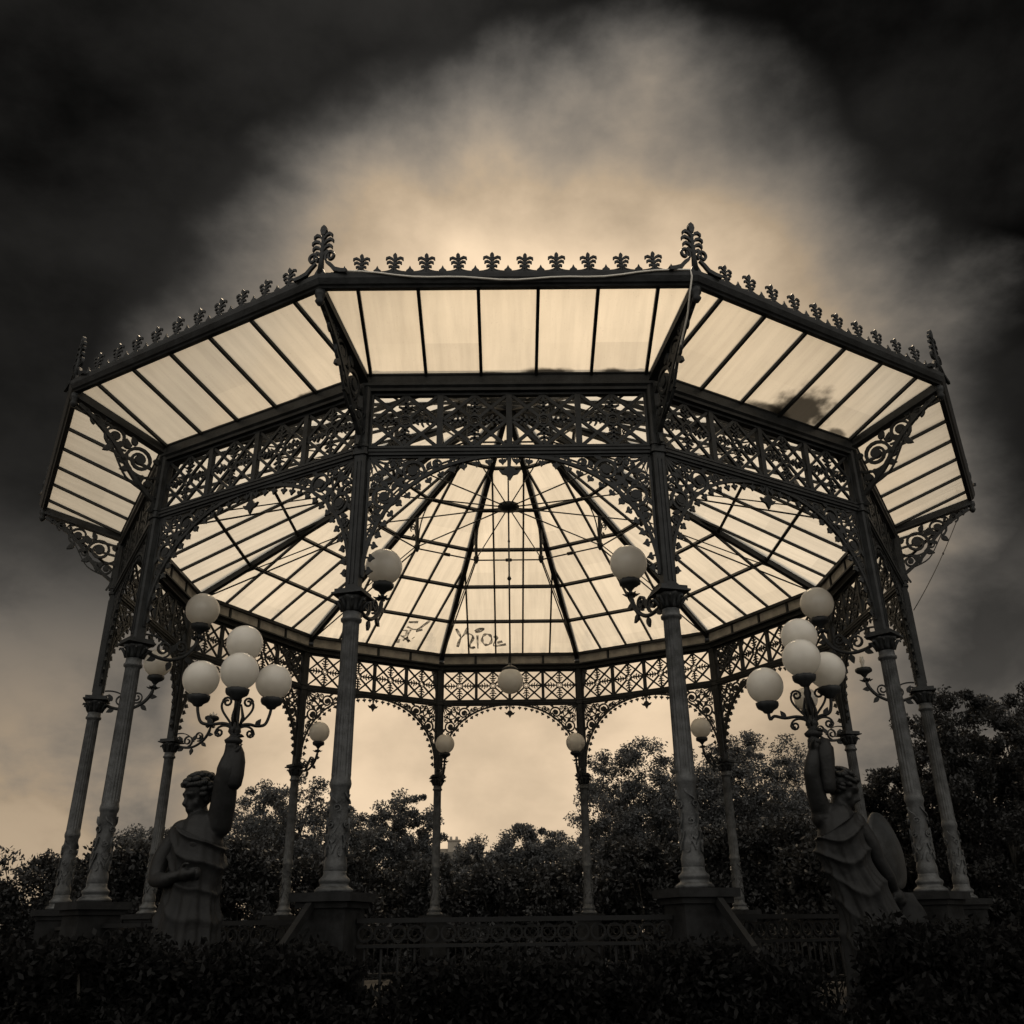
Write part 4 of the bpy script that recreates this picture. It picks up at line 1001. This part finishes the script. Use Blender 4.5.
def shrub(x, y, top, rad, label, seed, mat='leaf_dark', per=200, clumps=150, leaf=.08, group='dark shrubs behind the bandstand', zb=GROUND):
    rnd = random.Random(seed); root = empty('shrub', (x,y,zb)); tag(root, label, 'shrub', group)
    H = top-zb; cen = []; spr = []
    while len(cen) < clumps:
        a = rnd.uniform(0,6.28); q = rnd.random()**.5; z = rnd.uniform(.04,1)**.8*H*.93
        rr = rad*q*(1-.55*(z/H)**2)*(.85+.3*math.sin(3*a+seed)); cen.append((rr*math.cos(a), rr*math.sin(a), z)); spr.append(rad*.2*rnd.uniform(.6,1.3))
    o = bpy.data.objects.new('foliage', leaves_mesh('foliage', cen, spr, per, leaf, M[mat], seed, -.4)); C.objects.link(o); o.parent = root
    mb = MB()
    for c in cen[::4]: mb.tube([(c[0]*.05,c[1]*.05,-.05),(c[0]*.5,c[1]*.5,c[2]*.55),c], [.03,.018,.006], 5)
    mb.build('stems', M['bark'], root)
SH = [(-13.0,15,1.9,2.0,'leafy dark shrub at the far left end of the planting'),(-10.2,14,2.1,1.9,'dark shrub behind the left statue'),(-7.6,15,2.2,1.8,'dark shrub below the broad left tree'),
      (-5.0,16,1.9,1.8,'dark shrub behind the foot of the front left column'),(-2.6,17,1.8,1.7,'dark shrub under the small rounded tree'),(-.3,17,1.55,1.6,'lowest dark shrub in the central opening'),
      (1.9,17,1.7,1.6,'dark shrub right of the middle of the central opening'),(4.1,16,2.3,1.8,'dark shrub below the big dense tree'),(6.6,15.5,2.6,1.9,'dark shrub right of the front right column'),
      (9.0,14,2.7,1.9,'dark shrub behind the right statue'),(6.9,8.6,1.6,1.2,'dark shrub between the right statue and the evergreens'),(11.6,14,2.6,2.0,'dark shrub at the far right end of the planting')]
for i, (x, y, t_, r_, lab) in enumerate(SH): shrub(x, y, t_+.35, r_*1.25, lab, 40+i)
FS = [(-5.3,-6.3,.0,.95,'low leafy shrub at the podium foot, outermost on the left'),(-3.25,-6.95,.05,.85,'low leafy shrub to the left of the left statue'),
      (-1.45,-7.0,-.02,.80,'low leafy shrub just right of the left statue'),(-.05,-7.1,-.10,.9,'low leafy shrub in front of the middle of the front railing'),
      (1.35,-7.0,-.04,.80,'low leafy shrub just left of the right statue'),(3.3,-6.95,.06,.85,'low leafy shrub to the right of the right statue'),
      (.68,-7.0,-.12,.6,'low leafy shrub under the right half of the front railing'),
      (-2.3,-7.1,.04,.9,'low leafy shrub hiding the foot of the left statue'),(2.5,-7.1,.06,.95,'low leafy shrub hiding the foot of the right statue'),
      (5.3,-6.3,.02,.95,'low leafy shrub at the podium foot, outermost on the right')]
for i, (x, y, t_, r_, lab) in enumerate(FS): shrub(x, y, t_, r_, lab, 70+i, 'leaf_low', 300, 260, .027, 'low shrubs in front of the podium')

# house far behind the trees
hs = empty('house', (-5.6,72,GROUND)); tag(hs, 'distant house with slate roof and chimney showing above the trees', 'house')
mb = MB(); mb.box(-4,4,-3,3,0,5.9); mb.build('wall', M['render_wall'], hs)
mb = MB()
mb.add([(-4.3,-3.4,5.7),(4.3,-3.4,5.7),(4.3,3.4,5.7),(-4.3,3.4,5.7),(-2.9,0,8.3),(2.9,0,8.3)], [(0,1,5,4),(1,2,5),(2,3,4,5),(3,0,4),(3,2,1,0)])
rf = mb.build('roof', M['roof_tile'], hs)
mb = MB(); mb.box(.2,1.2,-.4,.4,7.7,8.9); mb.box(.1,1.3,-.5,.5,8.903,9.0)
for x in (.45,.95): mb.lathe([(.13,9.0),(.1,9.3)], 10, (x,0,0))
mb.build('chimney', M['render_wall'], rf)
for x in (-2.5,0,2.5):
    mb = MB(); mb.box(x-.5,x+.5,-3.04,-3.002,3.3,4.9); w = mb.build('window', M['window'], hs)
    mb = MB(); mb.box(x-.6,x+.6,-3.12,-3.045,3.18,3.28); mb.build('sill', M['render_wall'], w)

# ------------------------------------------------------------------ camera
cam = bpy.data.cameras.new('camera'); co = bpy.data.objects.new('camera', cam); C.objects.link(co)
th, roll, yaw, f = .4308, -.0124, .0072, 913.956
cam.sensor_width = 36; cam.lens = f/1024*36; cam.clip_end = 2000
fwd0 = Vector((0,math.cos(th),math.sin(th))); up0 = Vector((0,-math.sin(th),math.cos(th))); rt0 = Vector((1,0,0))
Ry = Matrix.Rotation(-yaw, 3, 'Z')       # world->camera used +yaw
fw, up, rt = Ry@fwd0, Ry@up0, Ry@rt0
# image = rot(roll) * (a, b): undo it on the camera axes
cr, sr = math.cos(roll), math.sin(roll)
rt2 = rt*cr + up*sr; up2 = -rt*sr + up*cr
co.matrix_world = Matrix.Translation((-.0396,-13.096,0)) @ Matrix((rt2, up2, -fw)).transposed().to_4x4()
sc.camera = co

# ------------------------------------------------------------------ light: overcast, brightest behind the bandstand
SUN_EL = 52
w = bpy.data.worlds.new('World'); sc.world = w; w.use_nodes = True
nt = w.node_tree; nt.nodes.clear()
out = N(nt, 'ShaderNodeOutputWorld'); bg = N(nt, 'ShaderNodeBackground', Strength=0.12)
sky = N(nt, 'ShaderNodeTexSky', sky_type='NISHITA', sun_disc=False)
sky.sun_elevation = R(SUN_EL); sky.sun_rotation = 0.0; sky.dust_density = 3.0
bw = N(nt, 'ShaderNodeRGBToBW'); nt.links.new(sky.outputs[0], bw.inputs[0])
tc = N(nt, 'ShaderNodeTexCoord')
def math_(op, a, b=None, c=None):
    n = N(nt, 'ShaderNodeMath', operation=op)
    for i, x in enumerate((a, b, c)):
        if x is None: continue
        if isinstance(x, (int, float)): n.inputs[i].default_value = x
        else: nt.links.new(x, n.inputs[i])
    return n.outputs[0]
def mrange(v, a, b, c, d, smooth=True):
    n = N(nt, 'ShaderNodeMapRange'); n.interpolation_type = 'SMOOTHSTEP' if smooth else 'LINEAR'
    n.inputs[1].default_value = a; n.inputs[2].default_value = b; n.inputs[3].default_value = c; n.inputs[4].default_value = d
    nt.links.new(v, n.inputs[0]); return n.outputs[0]
sep = N(nt, 'ShaderNodeSeparateXYZ'); nt.links.new(tc.outputs['Generated'], sep.inputs[0])
mp = N(nt, 'ShaderNodeMapping'); mp.inputs['Scale'].default_value = (1.0, 1.0, 1.5); mp.inputs['Location'].default_value = (.55, .2, .35); nt.links.new(tc.outputs['Generated'], mp.inputs['Vector'])
n1 = N(nt, 'ShaderNodeTexNoise', Scale=2.4, Detail=8.0, Roughness=0.55, Distortion=.1); nt.links.new(mp.outputs[0], n1.inputs['Vector'])
n2 = N(nt, 'ShaderNodeTexNoise', Scale=4.4, Detail=9.0, Roughness=0.55, Distortion=.15); nt.links.new(mp.outputs[0], n2.inputs['Vector'])
def opening(d, a_in, a_out, amp):
    dv = Vector(d).normalized()
    dp = N(nt, 'ShaderNodeVectorMath', operation='DOT_PRODUCT'); nt.links.new(tc.outputs['Generated'], dp.inputs[0]); dp.inputs[1].default_value = dv
    ang = math_('ARCCOSINE', math_('MINIMUM', dp.outputs['Value'], .99999))
    ang = math_('ADD', ang, math_('MULTIPLY', math_('SUBTRACT', n1.outputs['Fac'], .5), amp))
    return mrange(ang, R(a_in), R(a_out), 1.0, 0.0)
def sdir(az, e): return (math.sin(R(az))*math.cos(R(e)), math.cos(R(az))*math.cos(R(e)), math.sin(R(e)))
op1 = opening(sdir(2.5, 25.5), 12, 28, .34)               # thin cloud, bright, behind the bandstand
op4 = opening(sdir(-1, 9), 9, 24, .34)               # and down to the trees
op2 = opening(sdir(0, 88), 10, 30, .3)                # bright unseen cloud added overhead to light the roof and canopy glass
op3 = opening(sdir(180, 36), 56, 80, .3)              # unseen grey cloud added behind the camera as front fill
low = mrange(sep.outputs['Z'], .02, .42, .50, 0.0)    # paler band towards the horizon
lown = math_('MULTIPLY', math_('MULTIPLY', low, mrange(sep.outputs['X'], .0, .5, 1.0, .7)), mrange(n2.outputs['Fac'], .36, .62, .42, 1.05))
cover = math_('MAXIMUM', math_('MAXIMUM', math_('MAXIMUM', op1, math_('MULTIPLY', op4, .92)), math_('MULTIPLY', op2, 1.7)), math_('MAXIMUM', math_('MULTIPLY', op3, 1.15), lown))
base = mrange(n2.outputs['Fac'], .32, .66, .76, 1.08)
dark = mrange(n1.outputs['Fac'], .35, .65, .002, .022)
inv = math_('MAXIMUM', math_('SUBTRACT', 1.0, cover), 0.0)
amt = math_('ADD', math_('MULTIPLY', cover, base), math_('MULTIPLY', inv, dark))
# the cloud veil carries most of the light, the clear sky above it a little
lum = math_('ADD', math_('MULTIPLY', bw.outputs[0], .10), 4.6)
val = math_('MULTIPLY', lum, amt)
tint = N(nt, 'ShaderNodeMix', data_type='RGBA', blend_type='MULTIPLY'); tint.inputs[0].default_value = 1.0
tr_ = N(nt, 'ShaderNodeValToRGB'); nt.links.new(amt, tr_.inputs['Fac'])
tr_.color_ramp.elements[0].color = (1.0, .955, .885, 1); tr_.color_ramp.elements[1].color = (1.0, .765, .52, 1)
tr_.color_ramp.elements[1].position = .42
gm = N(nt, 'ShaderNodeMix', data_type='RGBA'); nt.links.new(op3, gm.inputs[0]); nt.links.new(tr_.outputs['Color'], gm.inputs[6])
gm.inputs[7].default_value = (1.0, .945, .86, 1)      # the added fill cloud behind the camera is plain grey
nt.links.new(gm.outputs[2], tint.inputs[6])
cmb = N(nt, 'ShaderNodeCombineColor'); [nt.links.new(val, cmb.inputs[i]) for i in range(3)]
nt.links.new(cmb.outputs[0], tint.inputs[7]); nt.links.new(tint.outputs[2], bg.inputs['Color']); nt.links.new(bg.outputs[0], out.inputs['Surface'])

sun = bpy.data.lights.new('sun', 'SUN'); so = bpy.data.objects.new('sun', sun); C.objects.link(so)
sun.energy = 1.5; sun.angle = R(14); sun.color = (1.0, .79, .55)
so.rotation_euler = (R(-(90-SUN_EL)), 0, 0)
sc.view_settings.view_transform = 'Standard'; sc.view_settings.look = 'None'; sc.view_settings.exposure = .5; sc.view_settings.gamma = 1
sc.cycles.max_bounces = 8; sc.cycles.transparent_max_bounces = 12
